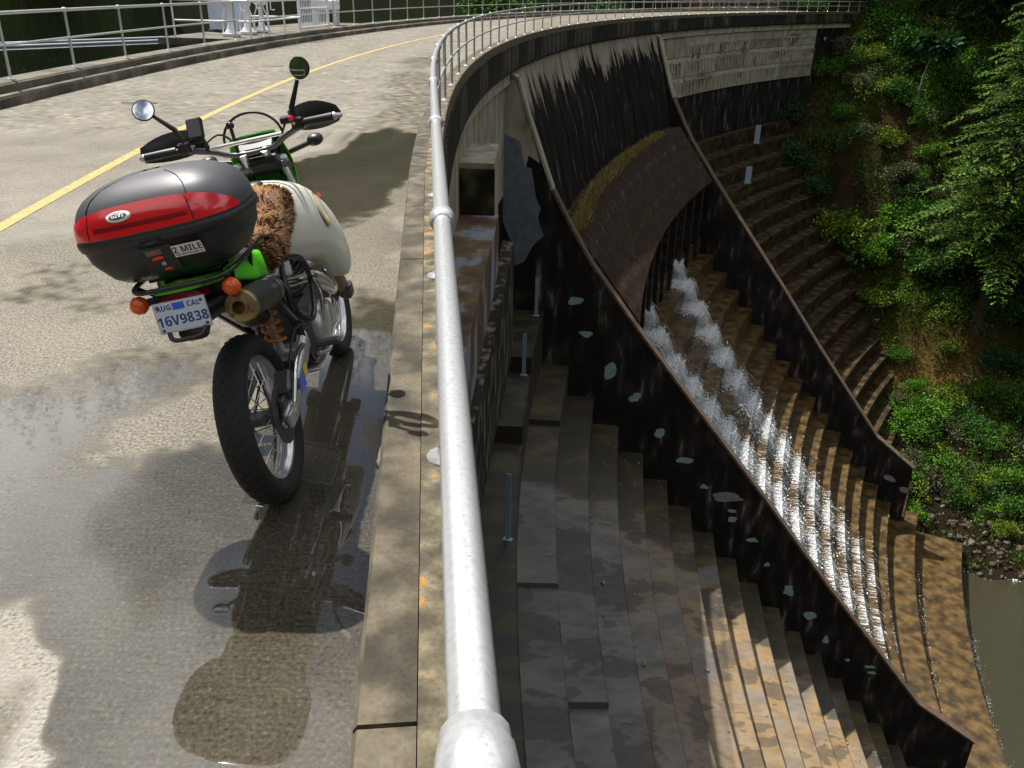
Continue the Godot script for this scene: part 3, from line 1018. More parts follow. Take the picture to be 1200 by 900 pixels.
	for i in 11:  # dark ribs stand in for wedge shadows in the grooves
		var a := TL + 1.2 + i * 1.5
		put("groove_shade", done(sweep(ST(), [Vector2(109.45, -2.0), Vector2(109.1, -2.45), Vector2(108.4, -4.5), Vector2(107.7, -7.3), Vector2(107.85, -7.3), Vector2(108.55, -4.4), Vector2(109.4, -2.0)], a, a + 0.06, 1)), M.black, dam)
	# deflector slab with a grassy ledge, on piers
	put("deflector_slab", done(sweep(ST(), [Vector2(107.9, -7.28), Vector2(106.95, -7.15), Vector2(106.85, -7.22), Vector2(104.15, -10.75), Vector2(104.3, -11.1), Vector2(107.9, -7.9)], TL + 0.15, TR - 0.5, 30)), M.slab, dam)
	for i in 12:
		var a := TL + 0.7 + i * 1.45
		put("pier", done(sweep(ST(), [Vector2(104.55, -10.9), Vector2(104.5, -11.3), Vector2(104.5, -16.6), Vector2(107.5, -16.6), Vector2(107.5, -9.0)], a, a + 0.32, 1)), M.chute_dark, dam)
	# outlet works against the face near the road: dark chamber, painted ramp and two ledge walls
	ledge("outlet_chamber", [[110.0, 2.0], [108.95, 2.0], [109.05, 3.6], [110.0, 3.6]], -2.28, -2.28, -5.5, M.pale2)
	ledge("chamber_shade", [[109.9, 1.97], [108.93, 1.97], [108.93, 2.0], [109.9, 2.0]], -2.42, -2.42, -4.6, M.tread_dark)  # dark sheet paints in the shade of the open recess
	ledge("painted_ramp", [[109.9, -3.4], [109.5, -3.4], [108.82, 2.0], [109.9, 2.0]], -4.4, -3.6, -7.0, M.ramp)
	ledge("ledge_wall", [[109.6, -3.2], [109.35, -3.2], [108.5, 3.2], [108.85, 3.2]], -6.0, -4.9, -8.4, M.ledge)
	ledge("ledge_wall", [[109.85, -2.0], [109.5, -2.0], [108.8, 4.0], [109.2, 4.0]], -7.4, -6.4, -10.4, M.tread_dark)

# stains of the near steps: brown slime by the chute wall, grey middle, tan silt and painted sun gold low down
func tread_material() -> StandardMaterial3D:
	var w := 1024
	var h := 704
	var n1 := fnoise(171, 0.9, 4)
	var n2 := fnoise(172, 0.35, 4)
	var n3 := fnoise(173, 3.0, 3)
	var im := Image.create(w, h, false, Image.FORMAT_RGB8)
	for y in h:
		var kf := y * 22.0 / h
		var k := int(kf) - 3
		var f := kf - int(kf)
		for x in w:
			var th := -11.0 + 19.2 * x / w
			# position on the course in metres, rows not linked to one another
			var u := th * 1.85
			var v := k * 1.5 + f * 1.1
			var a := n1.get_noise_2d(u, v)
			var b := n2.get_noise_2d(u * 0.8, v)
			var c3 := n3.get_noise_2d(u, v)
			var c := Color(0.125, 0.118, 0.107) * (1.0 + 0.5 * a + 0.25 * c3)
			var silt_sun := clampf((k - 0.5) / 5.0, 0.0, 1.0) * clampf(0.8 + 1.6 * b, 0.0, 1.0)  # silt tint, strengthened on lower courses to paint in golden sunlight
			c = c.lerp(Color(0.24, 0.155, 0.062) * (1.0 + 0.45 * a + 0.25 * c3), silt_sun)
			# slime and moss next to the wall
			var d := 8.1 - th
			var reach := 2.8 + 2.2 * b - 0.06 * k + 2.6 * clampf((3.0 - k) / 4.0, 0.0, 1.0)
			var slime := smoothstep(-0.35, 0.35, reach + 0.6 * c3 + 0.5 * a - d)
			c = c.lerp(Color(0.036, 0.028, 0.017).lerp(Color(0.08, 0.07, 0.022), clampf(0.35 + 1.6 * a, 0.0, 1.0)), slime * 0.92)
			var dark := smoothstep(0.16, 0.27, b + 0.5 * a + 0.25 * c3 + 0.12 * clampf(1.0 - k * 0.4, 0.0, 1.0))
			c = c.lerp(Color(0.036, 0.03, 0.022) * (1.0 + 0.6 * c3), dark * 0.75)
			if k < -1:
				c = c.lerp(Color(0.024, 0.019, 0.012) * (1.0 + a), 0.85)
				if a > 0.18:
					c = c.lerp(Color(0.06, 0.055, 0.016), 0.6)
			im.set_pixel(x, y, Color(clampf(c.r, 0.003, 1), clampf(c.g, 0.003, 1), clampf(c.b, 0.003, 1)).linear_to_srgb())
	var m := mat(Color.WHITE, 0.55)
	m.albedo_texture = ImageTexture.create_from_image(im)
	m.detail_enabled = true
	m.detail_blend_mode = BaseMaterial3D.BLEND_MODE_MUL
	m.detail_albedo = fine_tex
	m.detail_uv_layer = BaseMaterial3D.DETAIL_UV_2
	m.uv2_triplanar = true
	m.uv2_world_triplanar = true
	m.uv2_scale = Vector3(0.9, 0.9, 0.9)
	return m

# a prism whose top runs from height yn at its near end to yf at its far end
func ledge(called: String, plan: Array, yn: float, yf: float, yb: float, m: Material) -> void:
	var s := ST()
	s.set_smooth_group(-1)
	var tp := []
	var bt := []
	var lo: float = plan[0][1]
	var hi: float = plan[2][1]
	for q in plan:
		var t := (float(q[1]) - lo) / maxf(hi - lo, 0.001)
		tp.append(PX(q[0], q[1], lerpf(yn, yf, t)))
		bt.append(PX(q[0], q[1], yb))
	quad(s, tp[0], tp[1], tp[2], tp[3])
	quad(s, bt[0], bt[3], bt[2], bt[1])
	for i in 4:
		var j := (i + 1) % 4
		quad(s, tp[i], bt[i], bt[j], tp[j])
	put(called, done(s), m, dam)

func rail_run(called: String, label: String, r: float, base: float, top: float, posts: Array, th0: float, th1: float, group: String) -> void:
	var t := thing(called, label, "railing", Vector3.ZERO, group)
	var n := int((th1 - th0) / 0.35)
	var up := []
	var mid := []
	for i in n + 1:
		var a := lerpf(th0, th1, float(i) / n)
		up.append(PX(r, a, top))
		mid.append(PX(r, a, base + (top - base) * 0.52))
	put("top_rail", tubem(up, 0.03, 12), M.steel, t)
	put("mid_rail", tubem(mid, 0.021, 8), M.steel, t)
	for a in posts:
		put("post", tubem([PX(r, a, base - 0.04), PX(r, a, top)], 0.026, 8), M.steel, t)
		put("flange", lathem(PX(r, a, base - 0.005), Vector3.UP, [Vector2(0.075, 0), Vector2(0.075, 0.012), Vector2(0.04, 0.02), Vector2(0.03, 0.05)], 12), M.steel, t)
		if absf(a + 4.0) < 8.0 or int(a * 3.0) % 2 == 0:
			var d := (PX(r, a + 0.05, top) - PX(r, a, top)).normalized()
			put("coupling", lathem(PX(r, a, top) - d * 0.06, d, [Vector2(0.03, 0), Vector2(0.039, 0.004), Vector2(0.039, 0.02), Vector2(0.043, 0.028), Vector2(0.046, 0.06), Vector2(0.043, 0.092), Vector2(0.039, 0.1), Vector2(0.039, 0.116), Vector2(0.03, 0.12)], 16), M.steel, t)
			put("coupling", lathem(PX(r, a, base + (top - base) * 0.52) - d * 0.03, d, [Vector2(0.022, 0), Vector2(0.031, 0.006), Vector2(0.031, 0.054), Vector2(0.022, 0.06)], 10), M.steel, t)

func build_railings() -> void:
	var posts := []
	for j in 8:
		posts.append(-9.3 + 1.21 * j)
	var a := 0.314
	while a < 49.8:
		posts.append(a)
		a += 1.134
	rail_run("railing", "galvanised tube railing on the downstream kerb above the drop, running past the lens", R0, 0.13, 1.07, posts, -10.8, 49.8, "crest railings")
	posts = []
	a = -10.9
	while a < 51.0:
		if a < 5.2 or a > 8.1:
			posts.append(a)
		a += 1.135
	rail_run("railing", "galvanised tube railing on the stepped kerb beside the reservoir", R0 + 7.05, 0.3, 1.28, posts, -10.9, 51.0, "crest railings")

func hoist(r: float, th: float, label: String, big: float) -> void:
	var t := thing("valve_hoist", label, "hoist", PX(r, th, 0.3), "white valve hoists by the reservoir")
	t.rotation_degrees.y = th
	var w := M.white_paint as Material
	put("foot", cboxm(Vector3(0, 0.04, 0), Vector3(0.24, 0.04, 0.24), 0.01), w, t)
	put("pedestal", lathem(Vector3(0, 0.08, 0), Vector3.UP, [Vector2(0.2, 0), Vector2(0.17, 0.06), Vector2(0.1, 0.14), Vector2(0.075, 0.35), Vector2(0.075, 0.6), Vector2(0.1, 0.7), Vector2(0.16, 0.76), Vector2(0.16, 0.84), Vector2(0.09, 0.9), Vector2(0.07, 1.0), Vector2(0.0, 1.0)], 16), w, t)
	put("gear_case", cboxm(Vector3(0, 1.0 * big, 0.05), Vector3(0.17, 0.12, 0.17), 0.03), w, t)
	put("stem", tubem([Vector3(0, 0.9, 0), Vector3(0, 1.75 * big, 0)], 0.035, 8), w, t)
	put("hand_crank", tubem([Vector3(0.17, 1.0 * big, 0.05), Vector3(0.34, 1.0 * big, 0.05), Vector3(0.34, 0.72 * big, 0.05), Vector3(0.46, 0.72 * big, 0.05)], 0.018, 6), w, t)
	for s in [-1, 1]:
		put("brace", tubem([Vector3(s * 0.22, 0.06, 0.1), Vector3(s * 0.2, 0.5, 0.1), Vector3(s * 0.08, 0.82, 0.05)], 0.02, 6), w, t)

func build_hoists() -> void:
	var rr := R0 + 7.9
	# concrete platform beyond the rail
	struct("hoist_platform", done(sweep(ST(), [Vector2(R0 + 7.31, 0.1), Vector2(R0 + 7.31, 0.29), Vector2(R0 + 9.6, 0.29), Vector2(R0 + 9.6, 0.1)], 4.1, 10.4, 6)), M.kerb_left)
	hoist(rr, 4.75, "white cast iron valve hoist at the near end of the platform", 1.0)
	hoist(rr, 5.4, "white cast iron valve hoist in the middle beside the box cabinet", 1.05)
	hoist(rr, 6.0, "white cast iron valve hoist next to the barred gate", 0.95)
	var c := thing("control_cabinet", "pale blue box cabinet standing behind the white hoists", "cabinet", PX(R0 + 9.0, 6.0, 0.29))
	put("case", cboxm(Vector3(0, 0.9, 0), Vector3(0.55, 0.85, 0.4), 0.02), mat(lin(0.5, 0.58, 0.72), 0.5), c)
	put("plinth", cboxm(Vector3(0, 0.04, 0), Vector3(0.6, 0.04, 0.45), 0.01), M.kerb, c)
	put("door", cboxm(Vector3(0.1, 0.95, 0.4), Vector3(0.42, 0.7, 0.012), 0.005), mat(lin(0.52, 0.6, 0.74), 0.5), c)
	var c2 := thing("gate_winch", "white boxy winch beyond the barred gate", "winch", PX(rr, 9.1, 0.29))
	put("housing", cboxm(Vector3(0, 0.75, 0), Vector3(0.5, 0.2, 0.4), 0.05), M.white_paint, c2)
	for s in [-1, 1]:
		for q in [-1, 1]:
			put("leg", cboxm(Vector3(0.4 * s, 0.28, 0.3 * q), Vector3(0.06, 0.28, 0.06), 0.01), M.white_paint, c2)
	put("drum", lathem(Vector3(-0.45, 1.05, 0), Vector3.RIGHT, [Vector2(0, 0), Vector2(0.2, 0), Vector2(0.2, 0.06), Vector2(0.12, 0.08), Vector2(0.12, 0.82), Vector2(0.2, 0.84), Vector2(0.2, 0.9), Vector2(0, 0.9)], 16, false), M.white_paint, c2)
	put("upright", cboxm(Vector3(0.1, 1.3, -0.2), Vector3(0.12, 0.4, 0.1), 0.02), M.white_paint, c2)
	put("notice", cboxm(Vector3(0.1, 1.25, -0.09), Vector3(0.09, 0.12, 0.004), 0.001), mat(lin(0.5, 0.06, 0.06), 0.5), c2)
	# the barred gate in the railing
	var g := thing("barred_gate", "white gate of close upright bars in the reservoir railing", "gate")
	var ga := 6.55
	var gb := 8.0
	for y in [0.4, 1.0, 1.6]:
		put("bar_rail", tubem([PX(R0 + 7.0, ga, y), PX(R0 + 7.0, gb, y)], 0.025, 8), M.white_paint, g)
	for a in [ga, gb]:
		put("gate_post", tubem([PX(R0 + 7.0, a, 0.2), PX(R0 + 7.0, a, 2.2)], 0.05, 8), M.white_paint, g)
	for i in 17:
		var a := lerpf(ga, gb, (i + 1) / 18.0)
		put("bar", tubem([PX(R0 + 7.0, a, 0.34), PX(R0 + 7.0, a, 2.1)], 0.016, 6), M.white_paint, g)
	# low fence round the hoists
	var f := thing("platform_fence", "low white tube fence around the valve hoists", "fence")
	for y in [0.75, 1.3]:
		put("rail", tubem([PX(R0 + 6.9, 4.25, y), PX(R0 + 9.2, 4.25, y)], 0.025, 8), M.white_paint, f)
		put("rail", tubem([PX(R0 + 6.9, 6.45, y), PX(R0 + 9.2, 6.45, y)], 0.025, 8), M.white_paint, f)
		put("rail", tubem([PX(R0 + 6.9, 4.25, y), PX(R0 + 6.9, 6.45, y)], 0.025, 8), M.white_paint, f)
	for q in [[6.9, 4.25], [9.2, 4.25], [6.9, 5.0], [6.9, 5.7], [6.9, 6.45], [9.2, 6.45]]:
		put("post", tubem([PX(R0 + q[0], q[1], 0.27), PX(R0 + q[0], q[1], 1.34)], 0.028, 8), M.white_paint, f)
	# gauge plates standing on the steps
	var gp := [[-3, 4.9, 1.0, "standing on the mossy top course below the road"], [-2, 5.2, 1.6, "on the block nearest the two climbing blocks"], [-2, 7.6, 1.6, "close under the near chute wall"], [-2, 0.3, 2.0, "nearest the lens beside the railing"], [-2, 38.2, 1.7, "highest on the far steps under the panelled wall"], [0, 34.6, 1.5, "lower on the far steps beside the moss"]]
	for q in gp:
		var k: int = q[0]
		var extra := 1.25 if q[1] > 5.3 and k == -2 and q[1] < 8.0 else (0.62 if k == -2 and q[1] > 3.1 and q[1] < 8.0 else 0.0)
		var t := thing("gauge_plate", "narrow grey metal gauge plate " + q[3], "gauge plate", PX(step_r(k) + 0.25, q[1], step_y(k) + extra), "gauge plates on the steps")
		t.rotation_degrees.y = q[1] - 20.0
		var wd := 0.07 if q[1] < 10.0 else 0.3
		put("blade", cboxm(Vector3(0, q[2] * 0.5 + 0.02, 0), Vector3(wd, q[2] * 0.5, 0.012), 0.004), M.galv_blue, t)
		put("foot", cboxm(Vector3(0, 0.015, 0), Vector3(wd + 0.05, 0.015, 0.08), 0.004), M.galv_blue, t)
	# hand rail at the foot of the steps
	var h := thing("foot_railing", "small white tube handrail at the foot of the near chute wall", "handrail")
	var pr := []
	for i in 5:
		var k := 18.0 + i * 0.9
		pr.append(PX(step_r(k) + 0.2, 5.6, step_y(k) + 1.0))
	put("top_rail", tubem(pr, 0.03, 6), M.white_paint, h)
	var pr2 := []
	for p in pr:
		pr2.append(p - Vector3(0, 0.45, 0))
	put("mid_rail", tubem(pr2, 0.022, 6), M.white_paint, h)
	for p in pr:
		put("post", tubem([p - Vector3(0, 1.3, 0), p], 0.025, 6), M.white_paint, h)

# ---------- the motorcycle; B(forward from the rear axle, up, right) in the leaning machine's own axes
func B(x: float, y: float, z: float) -> Vector3:
	return Vector3(z, y, -x)

func BL(a: Array) -> Array:
	var out := []
	for q in a:
		out.append(B(q[0], q[1], q[2]))
	return out

func text(called: String, words: String, size: float, m: Material, parent: Node, p: Vector3, turn := Vector3.ZERO, depth := 0.0012, fontname := "Droid Sans") -> MeshInstance3D:
	var t := TextMesh.new()
	var f := SystemFont.new()
	f.font_names = PackedStringArray([fontname])
	f.font_weight = 700
	t.font = f
	t.text = words
	t.font_size = 64
	t.pixel_size = size / 64.0
	t.depth = depth
	t.curve_step = 4.0
	var o := put(called, t, m, parent)
	o.position = p
	o.rotation_degrees = turn
	return o

func wheel(parent: Node3D, called: String, x: float, rad: float, tw: float, rim: float, spokes: int, fat: bool) -> Node3D:
	var w := Node3D.new()
	w.name = called
	parent.add_child(w, true)
	var c := B(x, rad, 0)
	var prof := []
	var rt := rad - rim
	for i in 17:
		var a := lerpf(-0.86, 0.86, i / 16.0) * PI
		var pw := signf(sin(a)) * pow(absf(sin(a)), 0.85)
		prof.append(Vector2(rim + rt * 0.5 + rt * 0.5 * cos(a), tw * 0.5 * pw))
	put("tyre", lathem(c, Vector3.RIGHT, prof, 56), M.tyre, w)
	# tread blocks
	var s := ST()
	var n := 40 if fat else 34
	for i in n:
		for sd in [-1.0, 1.0]:
			for lane in 2:
				var a := TAU * (i + (0.5 if sd > 0 else 0.0)) / n
				var off: float = tw * (0.17 if lane == 0 else 0.37) * sd
				var rr := rad - (0.003 if lane == 0 else 0.021)
				var d := Vector3(0, sin(a), cos(a))
				var tg := Vector3(0, cos(a), -sin(a))
				var nx: Vector3 = (d + Vector3.RIGHT * sd * (0.25 if lane == 0 else 0.95)).normalized()
				var ax: Vector3 = (tg * 0.8 + Vector3.RIGHT * sd * 0.55)
				ax = (ax - nx * ax.dot(nx)).normalized()
				var bs := Basis(ax, nx, ax.cross(nx))
				cbox(s, c + d * rr + Vector3.RIGHT * off, Vector3(0.021, 0.0032, 0.0085), 0.0015, bs)
	put("tread", done(s), M.tyre, w)
	put("rim", lathem(c, Vector3.RIGHT, [Vector2(rim + 0.004, -tw * 0.32), Vector2(rim + 0.008, -tw * 0.28), Vector2(rim - 0.012, -tw * 0.22), Vector2(rim - 0.022, 0), Vector2(rim - 0.012, tw * 0.22), Vector2(rim + 0.008, tw * 0.28), Vector2(rim + 0.004, tw * 0.32)], 48), M.alloy, w)
	put("hub", lathem(c, Vector3.RIGHT, [Vector2(0, -0.075), Vector2(0.02, -0.075), Vector2(0.055, -0.06), Vector2(0.055, -0.05), Vector2(0.03, -0.04), Vector2(0.03, 0.04), Vector2(0.055, 0.05), Vector2(0.055, 0.06), Vector2(0.02, 0.075), Vector2(0, 0.075)], 20), M.dark_metal, w)
	for i in spokes:
		var a := TAU * i / spokes
		var sd := 1.0 if i % 2 else -1.0
		var lead := 0.5 if (i / 2) % 2 else -0.5
		var d0 := Vector3(0, sin(a + lead), cos(a + lead))
		var d1 := Vector3(0, sin(a), cos(a))
		put("spoke", tubem([c + d0 * 0.05 + Vector3.RIGHT * sd * 0.052, c + d1 * (rim - 0.014) + Vector3.RIGHT * sd * 0.012], 0.0021, 5), M.chrome, w)
	return w

func ell(x: float, y: float, z: float, hy: float, hz: float, n := 20, ex := 2.4) -> Array:
	var out := []
	for i in n:
		var a := TAU * i / n
		out.append(B(x, y + hy * signf(sin(a)) * pow(absf(sin(a)), 2.0 / ex), z + hz * signf(cos(a)) * pow(absf(cos(a)), 2.0 / ex)))
	return out

const CASE := [[0.965, 0.15, 0.19], [0.985, 0.172, 0.22], [1.03, 0.198, 0.25], [1.075, 0.215, 0.266], [1.108, 0.222, 0.273], [1.128, 0.224, 0.275], [1.16, 0.22, 0.271], [1.19, 0.21, 0.262], [1.22, 0.194, 0.245], [1.245, 0.168, 0.217], [1.265, 0.13, 0.172], [1.279, 0.08, 0.108], [1.285, 0.01, 0.015]]
func case_pt(y: float, a: float, out := 0.0) -> Vector3:
	var hx := 0.0
	var hz := 0.0
	for i in CASE.size() - 1:
		if y >= CASE[i][0] and y <= CASE[i + 1][0]:
			var t: float = (y - CASE[i][0]) / (CASE[i + 1][0] - CASE[i][0])
			hx = lerpf(CASE[i][1], CASE[i + 1][1], t) + out
			hz = lerpf(CASE[i][2], CASE[i + 1][2], t) + out
	var e := 2.0 / 3.2
	return B(-0.06 - hx * signf(cos(a)) * pow(absf(cos(a)), e), y, -0.03 + hz * signf(sin(a)) * pow(absf(sin(a)), e))

func case_ring(y: float, out := 0.0, n := 48) -> Array:
	var r := []
	for i in n:
		r.append(case_pt(y, TAU * i / n, out))
	return r

# a strip that lies on the shell between angles a0..a1 and heights lo(t)..hi(t)
func case_band(a0: float, a1: float, lo: Callable, hi: Callable, out: float, nu := 24, nv := 6) -> ArrayMesh:
	var s := ST()
	s.set_smooth_group(1)
	for i in nu:
		for j in nv:
			var P := []
			for q in [[0, 0], [1, 0], [1, 1], [0, 1]]:
				var t := float(i + q[0]) / nu
				var v := float(j + q[1]) / nv
				P.append(case_pt(lerpf(lo.call(t), hi.call(t), v), lerpf(a0, a1, t), out))
			quad(s, P[0], P[1], P[2], P[3])
	return done(s)

func make_bike_materials() -> void:
	M.tyre = mat(lin(0.009, 0.009, 0.0095), 0.8)
	M.alloy = mat(lin(0.62, 0.63, 0.65), 0.28, 0.9)
	M.chrome = mat(lin(0.7, 0.7, 0.72), 0.15, 1.0)
	M.dark_metal = mat(lin(0.1, 0.1, 0.105), 0.45, 0.6)
	M.silver = mat(lin(0.5, 0.51, 0.52), 0.38, 0.7)
	M.black_plastic = mat(lin(0.012, 0.012, 0.013), 0.45)
	M.black_gloss = mat(lin(0.01, 0.01, 0.011), 0.2)
	M.case_low = mat(lin(0.016, 0.016, 0.018), 0.5)
	M.case_low.normal_enabled = true
	var pn := NoiseTexture2D.new()
	pn.width = 256
	pn.height = 256
	pn.seamless = true
	pn.noise = fnoise(121, 0.2, 2)
	pn.as_normal_map = true
	pn.bump_strength = 3.0
	M.case_low.normal_texture = pn
	M.case_low.normal_scale = 0.25
	M.case_low.uv1_triplanar = true
	M.case_low.uv1_scale = Vector3(9, 9, 9)
	M.case_lid = mat(lin(0.06, 0.063, 0.072), 0.46, 0.15)
	M.case_lid.normal_enabled = true
	M.case_lid.normal_texture = pn
	M.case_lid.normal_scale = 0.2
	M.case_lid.uv1_triplanar = true
	M.case_lid.uv1_scale = Vector3(9, 9, 9)
	M.red = mat(lin(0.68, 0.016, 0.022), 0.16)
	M.red.clearcoat_enabled = true
	M.red.clearcoat = 0.6
	M.red.clearcoat_roughness = 0.05
	M.red_dark = mat(lin(0.2, 0.006, 0.01), 0.3)
	M.orange = mat(lin(0.62, 0.09, 0.012), 0.2)
	M.green = mat(lin(0.1, 0.62, 0.02), 0.32)
	M.tank = mat(lin(0.62, 0.63, 0.56), 0.28)
	M.tank.subsurf_scatter_enabled = true
	M.tank.subsurf_scatter_strength = 0.7
	M.fuel = mat(lin(0.5, 0.4, 0.2), 0.3)
	M.khaki = mat(lin(0.2, 0.16, 0.09), 0.4)
	M.white_plastic = mat(lin(0.7, 0.71, 0.73), 0.4)
	M.plate = mat(lin(0.5, 0.56, 0.68), 0.35)
	M.ink_blue = mat(lin(0.02, 0.035, 0.16), 0.5)
	M.sticker_blue = mat(lin(0.03, 0.12, 0.6), 0.4)
	M.sticker = mat(lin(0.7, 0.7, 0.68), 0.45)
	M.ink = mat(lin(0.01, 0.01, 0.012), 0.5)
	M.brass = mat(lin(0.3, 0.21, 0.11), 0.38, 0.8)
	M.mirror = mat(lin(0.75, 0.78, 0.8), 0.03, 1.0)
	M.spring = mat(lin(0.5, 0.14, 0.02), 0.4)
	M.screen = mat(Color(0.55, 0.62, 0.58, 0.12), 0.05)
	M.screen.transparency = BaseMaterial3D.TRANSPARENCY_ALPHA
	M.fleece = mat(Color.WHITE, 0.95)
	M.fleece.vertex_color_use_as_albedo = true
	M.fleece.rim_enabled = true
	M.fleece.rim = 0.15
	M.fleece.rim_tint = 1.0

func build_bike() -> void:
	make_bike_materials()
	var bike := thing("motorcycle", "green and white dual sport motorcycle leaning on its sidestand by the wet kerb", "motorcycle")
	var ph := deg_to_rad(12.84)
	var yw := deg_to_rad(-2.09)
	var F := Vector3(sin(yw), 0, -cos(yw))
	var Rg := Vector3(cos(yw), 0, sin(yw))
	var U := Vector3.UP * cos(ph) - Rg * sin(ph)
	var Rr := Rg * cos(ph) + Vector3.UP * sin(ph)
	bike.transform = Transform3D(Basis(Rr, U, -F), Vector3(-0.865, 0.002, -2.864))
	# wheels
	var rw := wheel(bike, "rear_wheel", 0.0, 0.32, 0.12, 0.232, 32, true)
	var fw := wheel(bike, "front_wheel", 1.418, 0.335, 0.1, 0.262, 32, false)
	put("brake_disc", lathem(B(0, 0.32, 0.082), Vector3.RIGHT, [Vector2(0.055, 0), Vector2(0.112, 0), Vector2(0.112, 0.004), Vector2(0.055, 0.004), Vector2(0.055, 0)], 32, false), M.dark_metal, rw)
	put("brake_disc", lathem(B(1.418, 0.335, -0.075), Vector3.RIGHT, [Vector2(0.06, 0), Vector2(0.13, 0), Vector2(0.13, 0.004), Vector2(0.06, 0.004), Vector2(0.06, 0)], 32, false), M.dark_metal, fw)
	put("sprocket", lathem(B(0, 0.32, -0.085), Vector3.RIGHT, [Vector2(0.05, 0), Vector2(0.105, 0), Vector2(0.105, 0.006), Vector2(0.05, 0.006), Vector2(0.05, 0)], 40, false), M.dark_metal, rw)
	put("axle_nut", lathem(B(0, 0.32, 0.09), Vector3.RIGHT, [Vector2(0.0, 0.05), Vector2(0.018, 0.05), Vector2(0.02, 0.035), Vector2(0.03, 0.03), Vector2(0.03, 0.0)], 6, false), M.silver, rw)
	# swingarm
	var sa := Node3D.new()
	sa.name = "swingarm"
	bike.add_child(sa)
	for z in [-0.112, 0.112]:
		put("arm", done(loft(ST(), [ell(-0.06, 0.32, z, 0.028, 0.014, 12), ell(0.04, 0.325, z, 0.036, 0.018, 12), ell(0.25, 0.36, z * 0.95, 0.04, 0.02, 12), ell(0.5, 0.42, z * 0.85, 0.05, 0.024, 12)])), M.silver, sa)
	put("cross_brace", tubem(BL([[0.42, 0.41, -0.11], [0.42, 0.41, 0.11]]), 0.035, 10), M.silver, sa)
	put("chain_adjuster", cboxm(B(-0.03, 0.32, 0.128), Vector3(0.008, 0.028, 0.05), 0.004), M.silver, sa)
	put("decal", cboxm(B(0.2, 0.35, 0.1285), Vector3(0.001, 0.026, 0.05), 0.0005), M.sticker_blue, sa)
	put("decal", cboxm(B(0.29, 0.365, 0.127), Vector3(0.001, 0.024, 0.025), 0.0005), mat(lin(0.6, 0.45, 0.03), 0.4), sa)
	# rear caliper and its hose guard
	var cal := put("rear_caliper", cboxm(B(0.075, 0.405, 0.1), Vector3(0.035, 0.035, 0.055), 0.012, Basis(Vector3.RIGHT, 0.5)), M.dark_metal, bike)
	put("piston", lathem(B(0.075, 0.4, 0.13), Vector3.RIGHT, [Vector2(0.024, 0), Vector2(0.024, 0.02), Vector2(0.018, 0.026), Vector2(0, 0.026)], 14), M.dark_metal, cal)
	put("bracket", cboxm(B(0.02, 0.36, 0.1), Vector3(0.012, 0.03, 0.05), 0.006), M.dark_metal, cal)
	put("disc_guard", tubem(curve(BL([[0.0, 0.36, 0.14], [0.1, 0.45, 0.15], [0.22, 0.47, 0.145], [0.32, 0.46, 0.14]])), 0.011, 8), M.chrome, bike)
	put("brake_hose", tubem(curve(BL([[0.1, 0.43, 0.12], [0.2, 0.5, 0.13], [0.35, 0.52, 0.12], [0.5, 0.5, 0.13]])), 0.006, 6), M.black_plastic, bike)
	put("chain", tubem(BL([[0.0, 0.425, -0.09], [0.52, 0.46, -0.09], [0.55, 0.42, -0.09], [0.52, 0.38, -0.09], [0.0, 0.216, -0.09]]), 0.008, 6), M.dark_metal, bike)
	put("chain_guard", cboxm(B(0.2, 0.46, -0.1), Vector3(0.016, 0.008, 0.17), 0.004), M.black_plastic, bike)
	# shock with orange spring
	var sh := put("shock", tubem(BL([[0.4, 0.42, 0.02], [0.36, 0.78, 0.02]]), 0.02, 10), M.silver, bike)
	var hp := []
	for i in 85:
		var t := i / 84.0
		var a := t * TAU * 7.0
		hp.append(B(lerpf(0.395, 0.365, t) + 0.038 * cos(a), lerpf(0.47, 0.74, t), 0.02 + 0.038 * sin(a)))
	put("spring", tubem(hp, 0.0075, 6), M.spring, sh)
	# frame
	var fr := Node3D.new()
	fr.name = "frame"
	bike.add_child(fr)
	var tubes := [[[1.06, 1.0, 0], [0.9, 0.9, 0.05], [0.6, 0.8, 0.1], [0.45, 0.7, 0.11], [0.48, 0.42, 0.1]], [[1.08, 0.95, 0.02], [1.02, 0.6, 0.07], [0.92, 0.33, 0.1], [0.55, 0.3, 0.1], [0.48, 0.42, 0.1]], [[0.55, 0.78, 0.11], [0.2, 0.85, 0.12], [-0.15, 0.9, 0.11]], [[0.48, 0.5, 0.1], [0.2, 0.72, 0.12], [0.0, 0.84, 0.12]]]
	for q in tubes:
		for s in [-1.0, 1.0]:
			var pts := []
			for p in q:
				pts.append(B(p[0], p[1], p[2] * s))
			put("frame_tube", tubem(curve(pts, 4), 0.016, 8), M.black_gloss, fr)
	# engine
	var en := put("engine", cboxm(B(0.72, 0.42, 0), Vector3(0.13, 0.13, 0.2), 0.04), M.dark_metal, bike)
	put("clutch_cover", lathem(B(0.66, 0.43, 0.125), Vector3.RIGHT, [Vector2(0.1, 0), Vector2(0.1, 0.03), Vector2(0.088, 0.045), Vector2(0.04, 0.05), Vector2(0, 0.05)], 24), M.silver, en)
	put("clutch_cover", lathem(B(0.82, 0.4, 0.12), Vector3.RIGHT, [Vector2(0.075, 0), Vector2(0.075, 0.03), Vector2(0.06, 0.042), Vector2(0, 0.042)], 24), M.silver, en)
	for i in 7:
		put("cooling_fin", cboxm(B(0.8, 0.56 + i * 0.028, 0), Vector3(0.1, 0.006, 0.1), 0.003), M.dark_metal, en)
	put("cylinder", cboxm(B(0.8, 0.65, 0), Vector3(0.075, 0.12, 0.08), 0.02), M.silver, en)
	put("cylinder_head", cboxm(B(0.8, 0.79, 0), Vector3(0.09, 0.05, 0.09), 0.02), M.silver, en)
